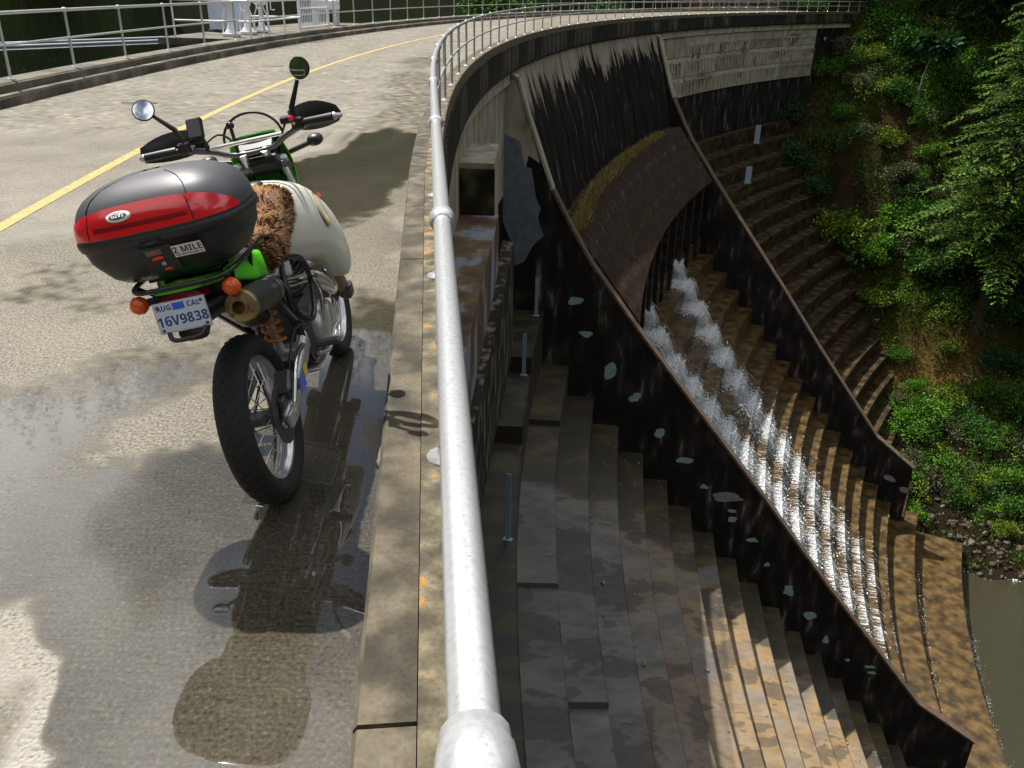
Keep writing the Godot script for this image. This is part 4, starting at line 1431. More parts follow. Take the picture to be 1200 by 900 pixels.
	put("skid_plate", done(loft(ST(), [ell(0.52, 0.27, 0, 0.012, 0.13, 16), ell(0.75, 0.265, 0, 0.012, 0.13, 16), ell(0.95, 0.33, 0, 0.014, 0.11, 16)])), M.silver, bike)
	put("radiator", cboxm(B(1.06, 0.72, 0.1), Vector3(0.06, 0.12, 0.02), 0.006), M.dark_metal, bike)
	put("carburettor", cboxm(B(0.58, 0.66, 0.04), Vector3(0.05, 0.05, 0.06), 0.015), M.dark_metal, bike)
	# exhaust
	var ex := put("exhaust_header", tubem(curve(BL([[0.9, 0.72, 0.06], [1.0, 0.66, 0.1], [1.0, 0.54, 0.15], [0.88, 0.5, 0.185], [0.74, 0.56, 0.19], [0.6, 0.65, 0.17], [0.4, 0.7, 0.15], [0.22, 0.75, 0.145]]), 6), 0.021, 10), M.chrome, bike)
	put("heat_shield", tubem(curve(BL([[0.8, 0.535, 0.2], [0.66, 0.625, 0.195], [0.5, 0.69, 0.185]])), [0.012, 0.022, 0.024, 0.026, 0.027, 0.027, 0.027, 0.026, 0.024, 0.02, 0.012], 10), M.silver, ex)
	var ax := (B(-0.25, 0.83, 0.16) - B(0.22, 0.745, 0.145)).normalized()
	var mu := put("muffler", lathem(B(0.22, 0.745, 0.145), ax, [Vector2(0.022, 0), Vector2(0.028, 0.01), Vector2(0.049, 0.06), Vector2(0.053, 0.08), Vector2(0.053, 0.44), Vector2(0.05, 0.455)], 28), mat(lin(0.035, 0.035, 0.038), 0.5, 0.3), bike)
	put("end_cap", lathem(B(0.22, 0.745, 0.145), ax, [Vector2(0.055, 0.44), Vector2(0.055, 0.458), Vector2(0.05, 0.468), Vector2(0.03, 0.472), Vector2(0.028, 0.49), Vector2(0.022, 0.49), Vector2(0.022, 0.43), Vector2(0.0, 0.43)], 28, false), M.brass, mu)
	put("clamp", lathem(B(0.22, 0.745, 0.145), ax, [Vector2(0.0532, 0.12), Vector2(0.056, 0.12), Vector2(0.056, 0.145), Vector2(0.0532, 0.145)], 28, false), M.dark_metal, mu)
	for a in [0.6, 2.6, 4.9]:
		var e1 := ax.cross(Vector3.UP).normalized()
		var e2 := ax.cross(e1)
		put("rivet", lathem(B(0.22, 0.745, 0.145) + ax * 0.468 + (e1 * cos(a) + e2 * sin(a)) * 0.04, ax, [Vector2(0.007, 0), Vector2(0.006, 0.004), Vector2(0, 0.006)], 10), M.dark_metal, mu)
	# pannier loop and pegs
	put("side_loop", tubem(curve(BL([[0.2, 0.83, 0.15], [0.4, 0.8, 0.19], [0.5, 0.74, 0.2], [0.49, 0.62, 0.2], [0.38, 0.55, 0.2], [0.28, 0.58, 0.19], [0.26, 0.7, 0.17], [0.32, 0.8, 0.16]]), 5), 0.012, 8), M.black_gloss, bike)
	put("footpeg", cboxm(B(0.47, 0.4, 0.2), Vector3(0.05, 0.012, 0.022), 0.004), M.dark_metal, bike)
	put("footpeg", cboxm(B(0.47, 0.4, -0.2), Vector3(0.05, 0.012, 0.022), 0.004), M.dark_metal, bike)
	put("brake_pedal", tubem(curve(BL([[0.46, 0.36, 0.15], [0.58, 0.33, 0.17], [0.7, 0.37, 0.18], [0.74, 0.39, 0.2]])), 0.009, 6), M.silver, bike)
	put("sidestand", tubem(BL([[0.5, 0.36, -0.13], [0.56, 0.085, -0.345], [0.6, 0.086, -0.36]]), 0.014, 8), M.dark_metal, bike)
	put("kick_lever", tubem(curve(BL([[0.6, 0.42, 0.16], [0.6, 0.56, 0.2], [0.56, 0.66, 0.2], [0.5, 0.68, 0.23]])), 0.01, 8), M.chrome, bike)
	# front end
	var fk := Node3D.new()
	fk.name = "fork"
	bike.add_child(fk)
	for z in [-0.1, 0.1]:
		put("slider", tubem([B(1.43, 0.3, z), B(1.415, 0.345, z), B(1.24, 0.66, z)], [0.03, 0.036, 0.032], 14), M.khaki, fk)
		put("stanchion", tubem([B(1.24, 0.66, z), B(1.04, 1.08, z)], 0.024, 12), M.chrome, fk)
		put("axle_clamp", cboxm(B(1.425, 0.325, z * 1.15), Vector3(0.03, 0.04, 0.045), 0.012), M.dark_metal, fk)
		put("fork_cap", lathem(B(1.04, 1.08, z), (B(1.04, 1.08, z) - B(1.24, 0.66, z)), [Vector2(0.027, 0), Vector2(0.027, 0.02), Vector2(0.012, 0.03), Vector2(0, 0.03)], 14), M.silver, fk)
	put("top_clamp", cboxm(B(1.05, 1.06, 0), Vector3(0.135, 0.016, 0.055), 0.012, Basis(Vector3.RIGHT, -0.4)), M.dark_metal, fk)
	put("lower_clamp", cboxm(B(1.13, 0.87, 0), Vector3(0.13, 0.018, 0.05), 0.012, Basis(Vector3.RIGHT, -0.4)), M.dark_metal, fk)
	put("front_fender", done(loft(ST(), [ell(1.0, 0.72, 0, 0.012, 0.07, 16), ell(1.2, 0.8, 0, 0.016, 0.085, 16), ell(1.45, 0.82, 0, 0.014, 0.08, 16), ell(1.7, 0.76, 0, 0.01, 0.05, 16)])), M.green, bike)
	# handlebar
	var hb := Node3D.new()
	hb.name = "handlebar"
	bike.add_child(hb)
	put("bar", tubem(curve(BL([[0.85, 1.235, -0.41], [0.88, 1.232, -0.3], [0.95, 1.19, -0.17], [0.99, 1.15, -0.08], [0.99, 1.15, 0.08], [0.95, 1.19, 0.17], [0.88, 1.232, 0.3], [0.85, 1.235, 0.41]]), 5), 0.012, 10), M.dark_metal, hb)
	put("cross_bar", tubem(BL([[0.935, 1.205, -0.16], [0.935, 1.205, 0.16]]), 0.0095, 10), M.chrome, hb)
	for s in [-1.0, 1.0]:
		put("riser", tubem(BL([[1.03, 1.07, 0.05 * s], [0.99, 1.15, 0.05 * s]]), 0.02, 10), M.silver, hb)
		put("grip", tubem(BL([[0.877, 1.233, 0.285 * s], [0.85, 1.235, 0.412 * s]]), 0.0175, 12), M.black_plastic, hb)
		put("bar_end", lathem(B(0.85, 1.235, 0.412 * s), B(-0.03, 0, s), [Vector2(0.016, 0), Vector2(0.018, 0.006), Vector2(0.012, 0.016), Vector2(0, 0.018)], 12), M.silver, hb)
		put("switch_block", cboxm(B(0.886, 1.235, 0.25 * s), Vector3(0.024, 0.024, 0.022), 0.006), M.black_plastic, hb)
		put("lever", tubem(curve(BL([[0.92, 1.235, 0.22 * s], [0.955, 1.225, 0.27 * s], [0.93, 1.225, 0.34 * s], [0.9, 1.222, 0.4 * s]])), 0.006, 6), M.silver, hb)
		put("reservoir", cboxm(B(0.93, 1.255, 0.2 * s), Vector3(0.028, 0.016, 0.02), 0.006), M.black_plastic, hb)
		# hand guard: curved black shield on a silver bar
		var rings := []
		for i in 9:
			var t := i / 8.0
			var zz: float = lerpf(0.2, 0.43, t) * s
			var xx := 0.985 - 0.11 * t * t
			var hh := 0.062 * pow(sin(PI * (0.16 + 0.72 * t)), 0.7)
			rings.append([B(xx, 1.245 + hh, zz), B(xx + 0.012, 1.245, zz + 0.012 * s), B(xx - 0.004, 1.235 - hh * 0.75, zz), B(xx - 0.008, 1.235 - hh * 0.75, zz - 0.003 * s), B(xx + 0.006, 1.245, zz + 0.008 * s), B(xx - 0.004, 1.245 + hh, zz - 0.003 * s)])
		put("hand_guard", done(loft(ST(), rings)), M.black_plastic, hb)
		put("guard_bar", tubem(curve(BL([[0.955, 1.2, 0.19 * s], [0.975, 1.215, 0.28 * s], [0.94, 1.22, 0.38 * s], [0.875, 1.23, 0.435 * s], [0.85, 1.235, 0.42 * s]])), 0.011, 8), M.silver, hb)
	put("kill_switch", cboxm(B(0.868, 1.262, 0.235), Vector3(0.012, 0.01, 0.01), 0.003), M.red, hb)
	put("start_button", cboxm(B(0.862, 1.24, 0.24), Vector3(0.006, 0.006, 0.006), 0.002), mat(lin(0.7, 0.45, 0.03), 0.4), hb)
	put("phone_mount", cboxm(B(0.92, 1.3, -0.19), Vector3(0.034, 0.045, 0.014), 0.006, Basis(Vector3.RIGHT, -0.5)), M.black_gloss, hb)
	put("mount_arm", tubem(BL([[0.94, 1.205, -0.17], [0.935, 1.28, -0.19]]), 0.012, 8), M.black_plastic, hb)
	put("ball_mount", lathem(B(0.98, 1.26, -0.06), Vector3.UP, [Vector2(0, 0), Vector2(0.016, 0.006), Vector2(0.019, 0.018), Vector2(0.014, 0.03), Vector2(0, 0.034)], 12), M.black_gloss, hb)
	put("mount_arm", tubem(BL([[0.97, 1.16, -0.06], [0.98, 1.262, -0.06]]), 0.008, 8), M.black_plastic, hb)
	# mirrors
	for q in [[-0.359, 1.418, -0.26, 1.316, -0.235], [0.326, 1.445, 0.245, 1.3, 0.235]]:
		var mr := Node3D.new()
		mr.name = "mirror"
		bike.add_child(mr, true)
		put("stalk", tubem(BL([[0.885, 1.24, q[4]], [0.88, q[3], q[2]], [0.885, lerpf(q[3], q[1], 0.7), lerpf(q[2], q[0], 0.7)]]), [0.011, 0.012, 0.008], 8), M.black_plastic, mr)
		var nrm := B(-1, 0.4 if q[0] < 0.0 else 0.12, -0.3 * signf(q[0])).normalized()
		var c := B(0.88, q[1], q[0])
		put("shell", lathem(c, nrm, [Vector2(0, -0.024), Vector2(0.03, -0.02), Vector2(0.043, -0.008), Vector2(0.046, 0.002), Vector2(0.044, 0.006), Vector2(0.041, 0.0055)], 24), M.black_plastic, mr)
		put("glass", lathem(c, nrm, [Vector2(0.0415, 0.0055), Vector2(0.03, 0.0062), Vector2(0, 0.0066)], 24), M.mirror, mr)
	# dash, shroud, screen, front signals
	put("dash", cboxm(B(1.06, 1.15, 0), Vector3(0.09, 0.03, 0.045), 0.012, Basis(Vector3.RIGHT, 0.5)), M.black_plastic, bike)
	put("dash", cboxm(B(1.0, 1.09, 0.03), Vector3(0.07, 0.03, 0.03), 0.012, Basis(Vector3.RIGHT, 0.5)), M.black_gloss, bike)
	for q in [[0.98, 1.115, -0.06], [0.98, 1.115, 0.075]]:
		put("cable", tubem(curve(BL([[0.93, 1.22, q[2] * 3.2], [1.06, 1.24, q[2] * 2.2], [1.1, 1.1, q[2]], [1.02, 0.95, q[2]]])), 0.005, 6), M.black_plastic, bike)
	var sd := []
	for i in 9:
		var t := i / 8.0
		var y := lerpf(0.86, 1.21, t)
		var hw := 0.115 * (0.7 + 0.5 * sin(PI * minf(t * 0.8 + 0.05, 1.0)))
		sd.append([B(1.1 - 0.05 * t, y, hw), B(1.19 - 0.05 * t, y, hw * 0.75), B(1.23 - 0.06 * t, y, 0), B(1.19 - 0.05 * t, y, -hw * 0.75), B(1.1 - 0.05 * t, y, -hw), B(1.105 - 0.05 * t, y, -hw + 0.006), B(1.185 - 0.05 * t, y, -hw * 0.72), B(1.222 - 0.06 * t, y, 0), B(1.185 - 0.05 * t, y, hw * 0.72), B(1.105 - 0.05 * t, y, hw - 0.006)])
	var shr := put("headlight_shroud", done(loft(ST(), sd)), M.green, bike)
	put("headlight", lathem(B(1.2, 0.98, 0), B(1, 0, 0), [Vector2(0.085, 0), Vector2(0.085, 0.02), Vector2(0.06, 0.035), Vector2(0, 0.04)], 24), M.chrome, shr)
	var arc := []
	var ring0 := []
	for i in 17:
		var a := PI * i / 16.0
		arc.append(B(1.11, 1.19 + 0.115 * sin(a), 0.135 * cos(a) - 0.015))
	put("screen_rim", tubem(arc, 0.006, 8), M.black_plastic, bike)
	var ss := ST()
	ss.set_smooth_group(1)
	for i in 16:
		tri(ss, B(1.125, 1.19, -0.015), arc[i], arc[i + 1])
	put("windscreen", done(ss), M.screen, bike)
	for s in [-1.0, 1.0]:
		var sg := put("front_signal", done(loft(ST(), [ell(1.08, 1.13, 0.25 * s, 0.014, 0.016, 12), ell(1.1, 1.13, 0.25 * s, 0.026, 0.034, 12), ell(1.14, 1.13, 0.25 * s, 0.026, 0.034, 12), ell(1.155, 1.13, 0.25 * s, 0.016, 0.02, 12)])), M.black_plastic, bike)
		put("signal_stalk", tubem(BL([[1.11, 1.1, 0.11 * s], [1.11, 1.125, 0.23 * s]]), 0.012, 8), M.black_plastic, sg)
	# tank
	var rings := []
	for q in [[0.55, [[0.95, 0.0], [0.948, 0.05], [0.93, 0.08], [0.88, 0.1], [0.84, 0.1], [0.8, 0.08]]],
		[0.65, [[1.0, 0.0], [0.995, 0.07], [0.965, 0.125], [0.885, 0.165], [0.8, 0.165], [0.735, 0.12]]],
		[0.76, [[1.03, 0.0], [1.02, 0.09], [0.98, 0.16], [0.875, 0.205], [0.77, 0.212], [0.69, 0.15]]],
		[0.88, [[1.035, 0.0], [1.02, 0.1], [0.975, 0.182], [0.86, 0.232], [0.735, 0.25], [0.655, 0.19]]],
		[0.97, [[1.025, 0.0], [1.005, 0.1], [0.955, 0.19], [0.845, 0.245], [0.68, 0.275], [0.59, 0.225]]],
		[1.02, [[1.01, 0.0], [0.99, 0.1], [0.94, 0.188], [0.83, 0.25], [0.64, 0.285], [0.525, 0.245]]],
		[1.09, [[0.985, 0.0], [0.97, 0.1], [0.915, 0.178], [0.81, 0.25], [0.64, 0.283], [0.505, 0.25]]],
		[1.15, [[0.945, 0.0], [0.93, 0.09], [0.88, 0.158], [0.78, 0.235], [0.64, 0.262], [0.53, 0.245]]],
		[1.21, [[0.88, 0.0], [0.87, 0.07], [0.83, 0.12], [0.75, 0.18], [0.66, 0.21], [0.6, 0.205]]],
		[1.235, [[0.8, 0.0], [0.79, 0.04], [0.77, 0.08], [0.73, 0.12], [0.69, 0.14], [0.66, 0.14]]]]:
		var half: Array = q[1]
		var pts := []
		for p in half:
			pts.append(Vector3(0, p[0], p[1]))
		pts.append(Vector3(0, half[5][0] + 0.02, half[5][1] * 0.55))
		pts.append(Vector3(0, half[5][0] + 0.1, 0.0))
		var fine := curve(pts, 3)
		var ring := []
		for p in fine:
			ring.append(B(q[0], p.y, p.z * 0.93))
		for i in range(fine.size() - 2, 0, -1):
			ring.append(B(q[0], fine[i].y, -fine[i].z * 0.93))
		rings.append(ring)
	var dense := []
	for i in rings.size() - 1:
		for j in 4:
			var t := j / 4.0
			var rg := []
			for k in rings[0].size():
				rg.append(rings[i][k].cubic_interpolate(rings[i + 1][k], rings[maxi(i - 1, 0)][k], rings[mini(i + 2, rings.size() - 1)][k], t))
			dense.append(rg)
	dense.append(rings[rings.size() - 1])
	var tk := put("fuel_tank", done(loft(ST(), dense)), M.tank, bike)
	for s in [-1.0, 1.0]:
		var pan := put("knee_recess", lathem(Vector3.ZERO, Vector3.RIGHT * s, [Vector2(0.062, -0.004), Vector2(0.058, 0.004), Vector2(0.05, 0.006), Vector2(0.044, 0.001), Vector2(0.0, 0.0)], 28), M.fuel, tk)
		pan.transform = Transform3D(Basis(Vector3.BACK, 0.32 * s) * Basis(Vector3.UP, 0.14 * s) * Basis(Vector3.RIGHT, -0.45) * Basis.from_scale(Vector3(1, 1.55, 0.62)), B(0.95, 0.86, 0.22 * s))
	put("filler_cap", lathem(B(0.8, 1.02, 0), Vector3.UP, [Vector2(0.05, 0), Vector2(0.05, 0.02), Vector2(0.04, 0.028), Vector2(0, 0.03)], 20), M.black_plastic, tk)
	text("maker_mark", "acerbis", 0.03, M.red, tk, B(1.09, 0.89, 0.198), Vector3(-34, 98, 0))
	# seat, fleece, tail
	put("seat", done(loft(ST(), [ell(0.62, 0.86, 0, 0.05, 0.08, 18, 3.0), ell(0.5, 0.86, 0, 0.06, 0.12, 18, 3.0), ell(0.3, 0.87, 0, 0.055, 0.135, 18, 3.0), ell(0.1, 0.885, 0, 0.05, 0.13, 18, 3.0), ell(-0.02, 0.9, 0, 0.04, 0.11, 18, 3.0)])), M.black_plastic, bike)
	fleece(bike)
	for s in [-1.0, 1.0]:
		put("side_panel", done(loft(ST(), [ell(0.5, 0.76, 0.13 * s, 0.06, 0.012, 12, 3.0), ell(0.3, 0.81, 0.14 * s, 0.05, 0.014, 12, 3.0), ell(0.14, 0.85, 0.135 * s, 0.035, 0.012, 12, 3.0)])), M.white_plastic, bike)
		put("tail_panel", done(loft(ST(), [ell(0.16, 0.86, 0.14 * s, 0.05, 0.014, 12, 3.0), ell(0.04, 0.885, 0.138 * s, 0.055, 0.016, 12, 3.0), ell(-0.12, 0.915, 0.115 * s, 0.025, 0.014, 12, 3.0)])), M.green, bike)
	put("rear_fender", done(loft(ST(), [ell(0.3, 0.82, 0, 0.02, 0.12, 18, 3.5), ell(0.1, 0.86, 0, 0.02, 0.125, 18, 3.5), ell(-0.1, 0.905, 0, 0.02, 0.115, 18, 3.5), ell(-0.24, 0.93, 0, 0.014, 0.095, 18, 3.5), ell(-0.28, 0.935, 0, 0.008, 0.08, 18, 3.5)])), M.green, bike)
	put("tail_light", done(loft(ST(), [ell(-0.1, 0.885, 0, 0.02, 0.08, 18, 3.0), ell(-0.22, 0.902, 0, 0.024, 0.075, 18, 3.0), ell(-0.275, 0.908, 0, 0.018, 0.065, 18, 3.0)])), M.red_dark, bike)
	put("mud_guard", done(loft(ST(), [ell(0.28, 0.64, 0, 0.05, 0.07, 14, 3.0), ell(0.12, 0.76, 0, 0.05, 0.08, 14, 3.0), ell(-0.1, 0.82, 0, 0.04, 0.075, 14, 3.0), ell(-0.24, 0.83, 0, 0.04, 0.06, 14, 3.0), ell(-0.28, 0.79, 0, 0.03, 0.05, 14, 3.0)])), M.black_plastic, bike)
	# number plate
	var pb := Basis(Vector3.RIGHT, -0.12)
	var np := put("number_plate", cboxm(Vector3.ZERO, Vector3(0.09, 0.0505, 0.0015), 0.001), M.plate, bike)
	np.position = B(-0.315, 0.862, 0)
	np.basis = pb.scaled(Vector3(0.92, 0.92, 1))
	put("plate_edge", cboxm(Vector3(0, 0, -0.0012), Vector3(0.094, 0.054, 0.001), 0.0005), M.silver, np)
	text("plate_number", "16V9838", 0.047, M.ink_blue, np, Vector3(0, -0.013, 0.0015))
	text("plate_month", "AUG", 0.026, M.ink_blue, np, Vector3(-0.055, 0.034, 0.0015))
	text("plate_state", "CAL", 0.026, M.ink_blue, np, Vector3(0.05, 0.034, 0.0015))
	put("plate_sticker", cboxm(Vector3(-0.003, 0.035, 0.002), Vector3(0.021, 0.012, 0.0006), 0.0003), M.sticker_blue, np)
	for q in [[-0.078, 0.04], [0.078, 0.04], [-0.078, -0.042], [0.078, -0.042]]:
		put("bolt", lathem(Vector3(q[0], q[1], 0.001), Vector3.BACK, [Vector2(0.006, 0), Vector2(0.006, 0.003), Vector2(0, 0.005)], 8), M.dark_metal, np)
	put("plate_bracket", tubem(curve(BL([[-0.26, 0.87, -0.06], [-0.33, 0.8, -0.055], [-0.34, 0.79, 0.0], [-0.33, 0.8, 0.055], [-0.26, 0.87, 0.06]])), 0.008, 8), M.black_plastic, bike)
	# rear signals
	for s in [-1.0, 1.0]:
		var sp := B(-0.24, 0.9, 0.155 * s)
		var sg := put("rear_signal", lathem(sp, B(-1, 0.05, 0), [Vector2(0, -0.035), Vector2(0.018, -0.03), Vector2(0.03, -0.006), Vector2(0.031, 0.004), Vector2(0.024, 0.02), Vector2(0.012, 0.028), Vector2(0, 0.03)], 10, false), M.orange, bike)
		put("signal_stalk", tubem([B(-0.2, 0.9, 0.07 * s), sp + B(0.01, 0, -0.02 * s)], 0.013, 8), M.black_plastic, sg)
	# rack
	var rk := Node3D.new()
	rk.name = "luggage_rack"
	bike.add_child(rk)
	for s in [-1.0, 1.0]:
		put("rack_tube", tubem(curve(BL([[0.34, 0.88, 0.15 * s], [0.2, 0.945, 0.165 * s], [0.0, 0.948, 0.17 * s], [-0.2, 0.948, 0.165 * s], [-0.27, 0.945, 0.12 * s], [-0.28, 0.945, 0.0]]), 5), 0.009, 8), M.black_gloss, rk)
		put("rack_strut", tubem(BL([[0.0, 0.945, 0.168 * s], [0.05, 0.85, 0.13 * s]]), 0.008, 8), M.black_gloss, rk)
		put("rack_strut", tubem(BL([[-0.2, 0.945, 0.16 * s], [-0.12, 0.87, 0.12 * s]]), 0.008, 8), M.black_gloss, rk)
	put("rack_plate", cboxm(B(-0.05, 0.953, -0.01), Vector3(0.12, 0.007, 0.12), 0.003), M.black_plastic, rk)
	top_case(bike)

func top_case(bike: Node3D) -> void:
	var tc := Node3D.new()
	tc.name = "top_case"
	tc.set_meta("label", "black hard top case with dark grey lid and wide red reflector")
	bike.add_child(tc)
	var low := []
	for y in [0.962, 0.966, 0.985, 1.0, 1.03, 1.05, 1.075, 1.095]:
		low.append(case_ring(maxf(y, 0.9651), -0.012 if y < 0.964 else (0.004 if absf(y - 1.05) < 0.004 else 0.0)))
	put("shell", done(loft(ST(), low)), M.case_low, tc)
	var belt := []
	for q in [[1.09, -0.004], [1.094, 0.005], [1.108, 0.007], [1.122, 0.006], [1.13, -0.002]]:
		belt.append(case_ring(q[0], q[1]))
	put("belt", done(loft(ST(), belt)), M.case_low, tc)
	var lid := []
	for y in [1.128, 1.135, 1.15, 1.165, 1.18, 1.195, 1.21, 1.225, 1.24, 1.253, 1.264, 1.273, 1.28, 1.284]:
		lid.append(case_ring(y, 0.0))
	put("lid", done(loft(ST(), lid)), M.case_lid, tc)
	# red reflector in three lenses round the rear
	var hi := func(t: float) -> float:
		return 1.137 + 0.085 * pow(maxf(sin(PI * t), 0.0), 0.62)
	var lo := func(_t: float) -> float:
		return 1.134
	var A := 1.32
	var cuts := [0.0, 0.3, 0.66, 1.0]
	for i in 3:
		var c0: float = cuts[i] + (0.004 if i > 0 else 0.0)
		var c1: float = cuts[i + 1] - (0.004 if i < 2 else 0.0)
		var h2 := func(t: float) -> float:
			return hi.call(lerpf(c0, c1, t))
		put("reflector", case_band(lerpf(-A, A, c0), lerpf(-A, A, c1), lo, h2, 0.004, 14, 5), M.red, tc)
	var l1 := func(_t: float) -> float:
		return 1.156
	var h1 := func(_t: float) -> float:
		return 1.169
	put("brake_strip", case_band(-0.42, 0.36, l1, h1, 0.0055, 12, 2), M.red_dark, tc)
	# seams of the lid
	for a in [-0.55, 0.42]:
		var pts := []
		for i in 15:
			pts.append(case_pt(lerpf(1.19, 1.28, i / 14.0), a + signf(a) * 0.012 * i, 0.0015))
		put("seam", tubem(pts, 0.0018, 5), M.ink, tc)
	# oval badge
	var bp := case_pt(1.192, -0.1, 0.005)
	var bd := put("badge", lathem(Vector3.ZERO, Vector3.BACK, [Vector2(0, 0.004), Vector2(0.026, 0.004), Vector2(0.029, 0.002), Vector2(0.029, -0.004)], 28), M.sticker, tc)
	bd.position = bp
	bd.basis = Basis(Vector3.RIGHT, -0.72).scaled_local(Vector3(1.35, 0.62, 1))
	var oval := put("badge_field", lathem(Vector3.ZERO, Vector3.BACK, [Vector2(0, 0.0052), Vector2(0.021, 0.0052), Vector2(0.021, 0.003)], 28), mat(lin(0.12, 0.12, 0.13), 0.4), bd)
	oval.position = Vector3.ZERO
	var bl := text("badge_letters", "GIVI", 0.02, M.sticker, tc, Vector3.ZERO, Vector3.ZERO, 0.0012)
	bl.transform = Transform3D(Basis(Vector3.RIGHT, -0.72), bp + Basis(Vector3.RIGHT, -0.72) * Vector3(0, 0, 0.0062))
	# latch, lock, little lenses and the sticker
	var rear := func(y: float, z: float, out: float) -> Vector3:
		var p := case_pt(y, 0.0, out)
		return Vector3(z, p.y, p.z)
	put("handle_lip", done(loft(ST(), [ell(-0.285, 1.1, -0.055, 0.004, 0.002, 10), ell(-0.289, 1.102, -0.02, 0.01, 0.035, 10), ell(-0.294, 1.1, -0.02, 0.006, 0.03, 10)])), M.case_low, tc)
	var lk := put("latch_panel", cboxm(rear.call(1.035, -0.022, 0.0), Vector3(0.055, 0.05, 0.004), 0.003, Basis(Vector3.RIGHT, 0.38)), M.case_low, tc)
	var em := put("latch_tag", cboxm(rear.call(1.062, -0.03, 0.005), Vector3(0.026, 0.01, 0.002), 0.001, Basis(Vector3.RIGHT, 0.36)), mat(lin(0.12, 0.12, 0.12), 0.4, 0.3), tc)
	put("tag_mark", cboxm(rear.call(1.063, -0.03, 0.0075), Vector3(0.01, 0.003, 0.0006), 0.0003, Basis(Vector3.RIGHT, 0.36)), M.red, em)
	for q in [[1.041, -0.026], [1.0, -0.012]]:
		var l := put("lens", lathem(Vector3.ZERO, Vector3.BACK, [Vector2(0.02, 0), Vector2(0.019, 0.003), Vector2(0, 0.0045)], 20), M.red, tc)
		l.position = rear.call(q[0], q[1], 0.006)
		l.basis = Basis(Vector3.RIGHT, 0.38).scaled_local(Vector3(1.0, 0.42, 1.0))
	var lo2 := put("lock", lathem(rear.call(1.02, -0.018, 0.004), Vector3(0, -0.35, 1), [Vector2(0.0, 0.004), Vector2(0.003, 0.004), Vector2(0.007, 0.005), Vector2(0.008, 0.0)], 14), M.silver, tc)
	put("keyhole", cboxm(rear.call(1.0185, -0.018, 0.0088), Vector3(0.0012, 0.0045, 0.001), 0.0003, Basis(Vector3.RIGHT, 0.38)), M.ink, lo2)
	var st := put("sticker", cboxm(Vector3.ZERO, Vector3(0.05, 0.0225, 0.0008), 0.0004), M.ink, tc)
	st.position = rear.call(1.053, 0.078, 0.008)
	st.basis = Basis(Vector3.RIGHT, 0.34)
	put("sticker_field", cboxm(Vector3(0, 0, 0.0006), Vector3(0.0485, 0.021, 0.0006), 0.0003), M.sticker, st)
	text("sticker_words", "2 MILE", 0.03, M.ink, st, Vector3(0, 0.004, 0.0014), Vector3.ZERO, 0.0006)
	text("sticker_small_words", "SURF SHOP BOLINAS, CA", 0.0075, M.ink, st, Vector3(0, -0.0135, 0.0014), Vector3.ZERO, 0.0006)

func fleece(bike: Node3D) -> void:
	var rng := RandomNumberGenerator.new()
	rng.seed = 31
	var rings := []
	var spec := [[0.18, 0.86, 0.075, 0.15], [0.22, 0.865, 0.095, 0.175], [0.32, 0.87, 0.1, 0.185], [0.42, 0.872, 0.098, 0.18], [0.5, 0.885, 0.088, 0.165], [0.58, 0.91, 0.095, 0.17], [0.66, 0.935, 0.1, 0.175], [0.74, 0.95, 0.085, 0.165], [0.79, 0.965, 0.06, 0.14], [0.81, 0.975, 0.03, 0.09]]
	for q in spec:
		rings.append(ell(q[0], q[1], 0, q[2], q[3], 30, 2.4))
	var fm := mat(lin(0.13, 0.065, 0.03), 0.95)
	var fl := put("seat_fleece", done(loft(ST(), rings)), fm, bike)
	fl.set_meta("label", "curly brown sheepskin cover over the seat")
	var v := PackedVector3Array()
	var nn := PackedVector3Array()
	var cc := PackedColorArray()
	var nz := fnoise(41, 9.0, 2)
	for i in 9000:
		var ri := rng.randf() * (rings.size() - 1.001)
		var k := rng.randi() % 30
		var i0 := int(ri)
		var t := ri - i0
		var u := rng.randf()
		var a: Vector3 = rings[i0][k].lerp(rings[i0][(k + 1) % 30], u)
		var b: Vector3 = rings[i0 + 1][k].lerp(rings[i0 + 1][(k + 1) % 30], u)
		var p := a.lerp(b, t)
		var q0: Array = spec[i0]
		var cen := B(lerpf(q0[0], spec[i0 + 1][0], t), q0[1], 0)
		var n := (p - cen).normalized()
		if n.y < -0.75:
			continue
		# locks of wool lean together with their neighbours
		var lean := Vector3(nz.get_noise_3d(p.x, p.y, p.z), nz.get_noise_3d(p.x + 9.0, p.y, p.z), nz.get_noise_3d(p.x, p.y, p.z + 9.0)) * 1.6
		var d := (n + lean + Vector3(rng.randfn(), rng.randfn(), rng.randfn()) * 0.18).normalized()
		var side := d.cross(Vector3(rng.randfn(), rng.randfn(), rng.randfn())).normalized() * 0.0035
		var l := rng.randf_range(0.012, 0.024)
		var tip := p + d * l + lean * 0.004
		var g := rng.randf()
		var c := Color(0.16, 0.07, 0.024).lerp(Color(0.46, 0.235, 0.085), g)
		var fs := (tip - (p - side)).cross((p + side) - (p - side))
		if fs.dot(n) < 0.0:
			side = -side
		for w in [p - side, p + side, tip]:
			v.append(w)
			nn.append(n)
			cc.append(c)
	var arr := []
	arr.resize(Mesh.ARRAY_MAX)
	arr[Mesh.ARRAY_VERTEX] = v
	arr[Mesh.ARRAY_NORMAL] = nn
	arr[Mesh.ARRAY_COLOR] = cc
	var am := ArrayMesh.new()
	am.add_surface_from_arrays(Mesh.PRIMITIVE_TRIANGLES, arr)
	var wool := put("wool", am, M.fleece, fl)
	wool.set_meta("kind", "stuff")

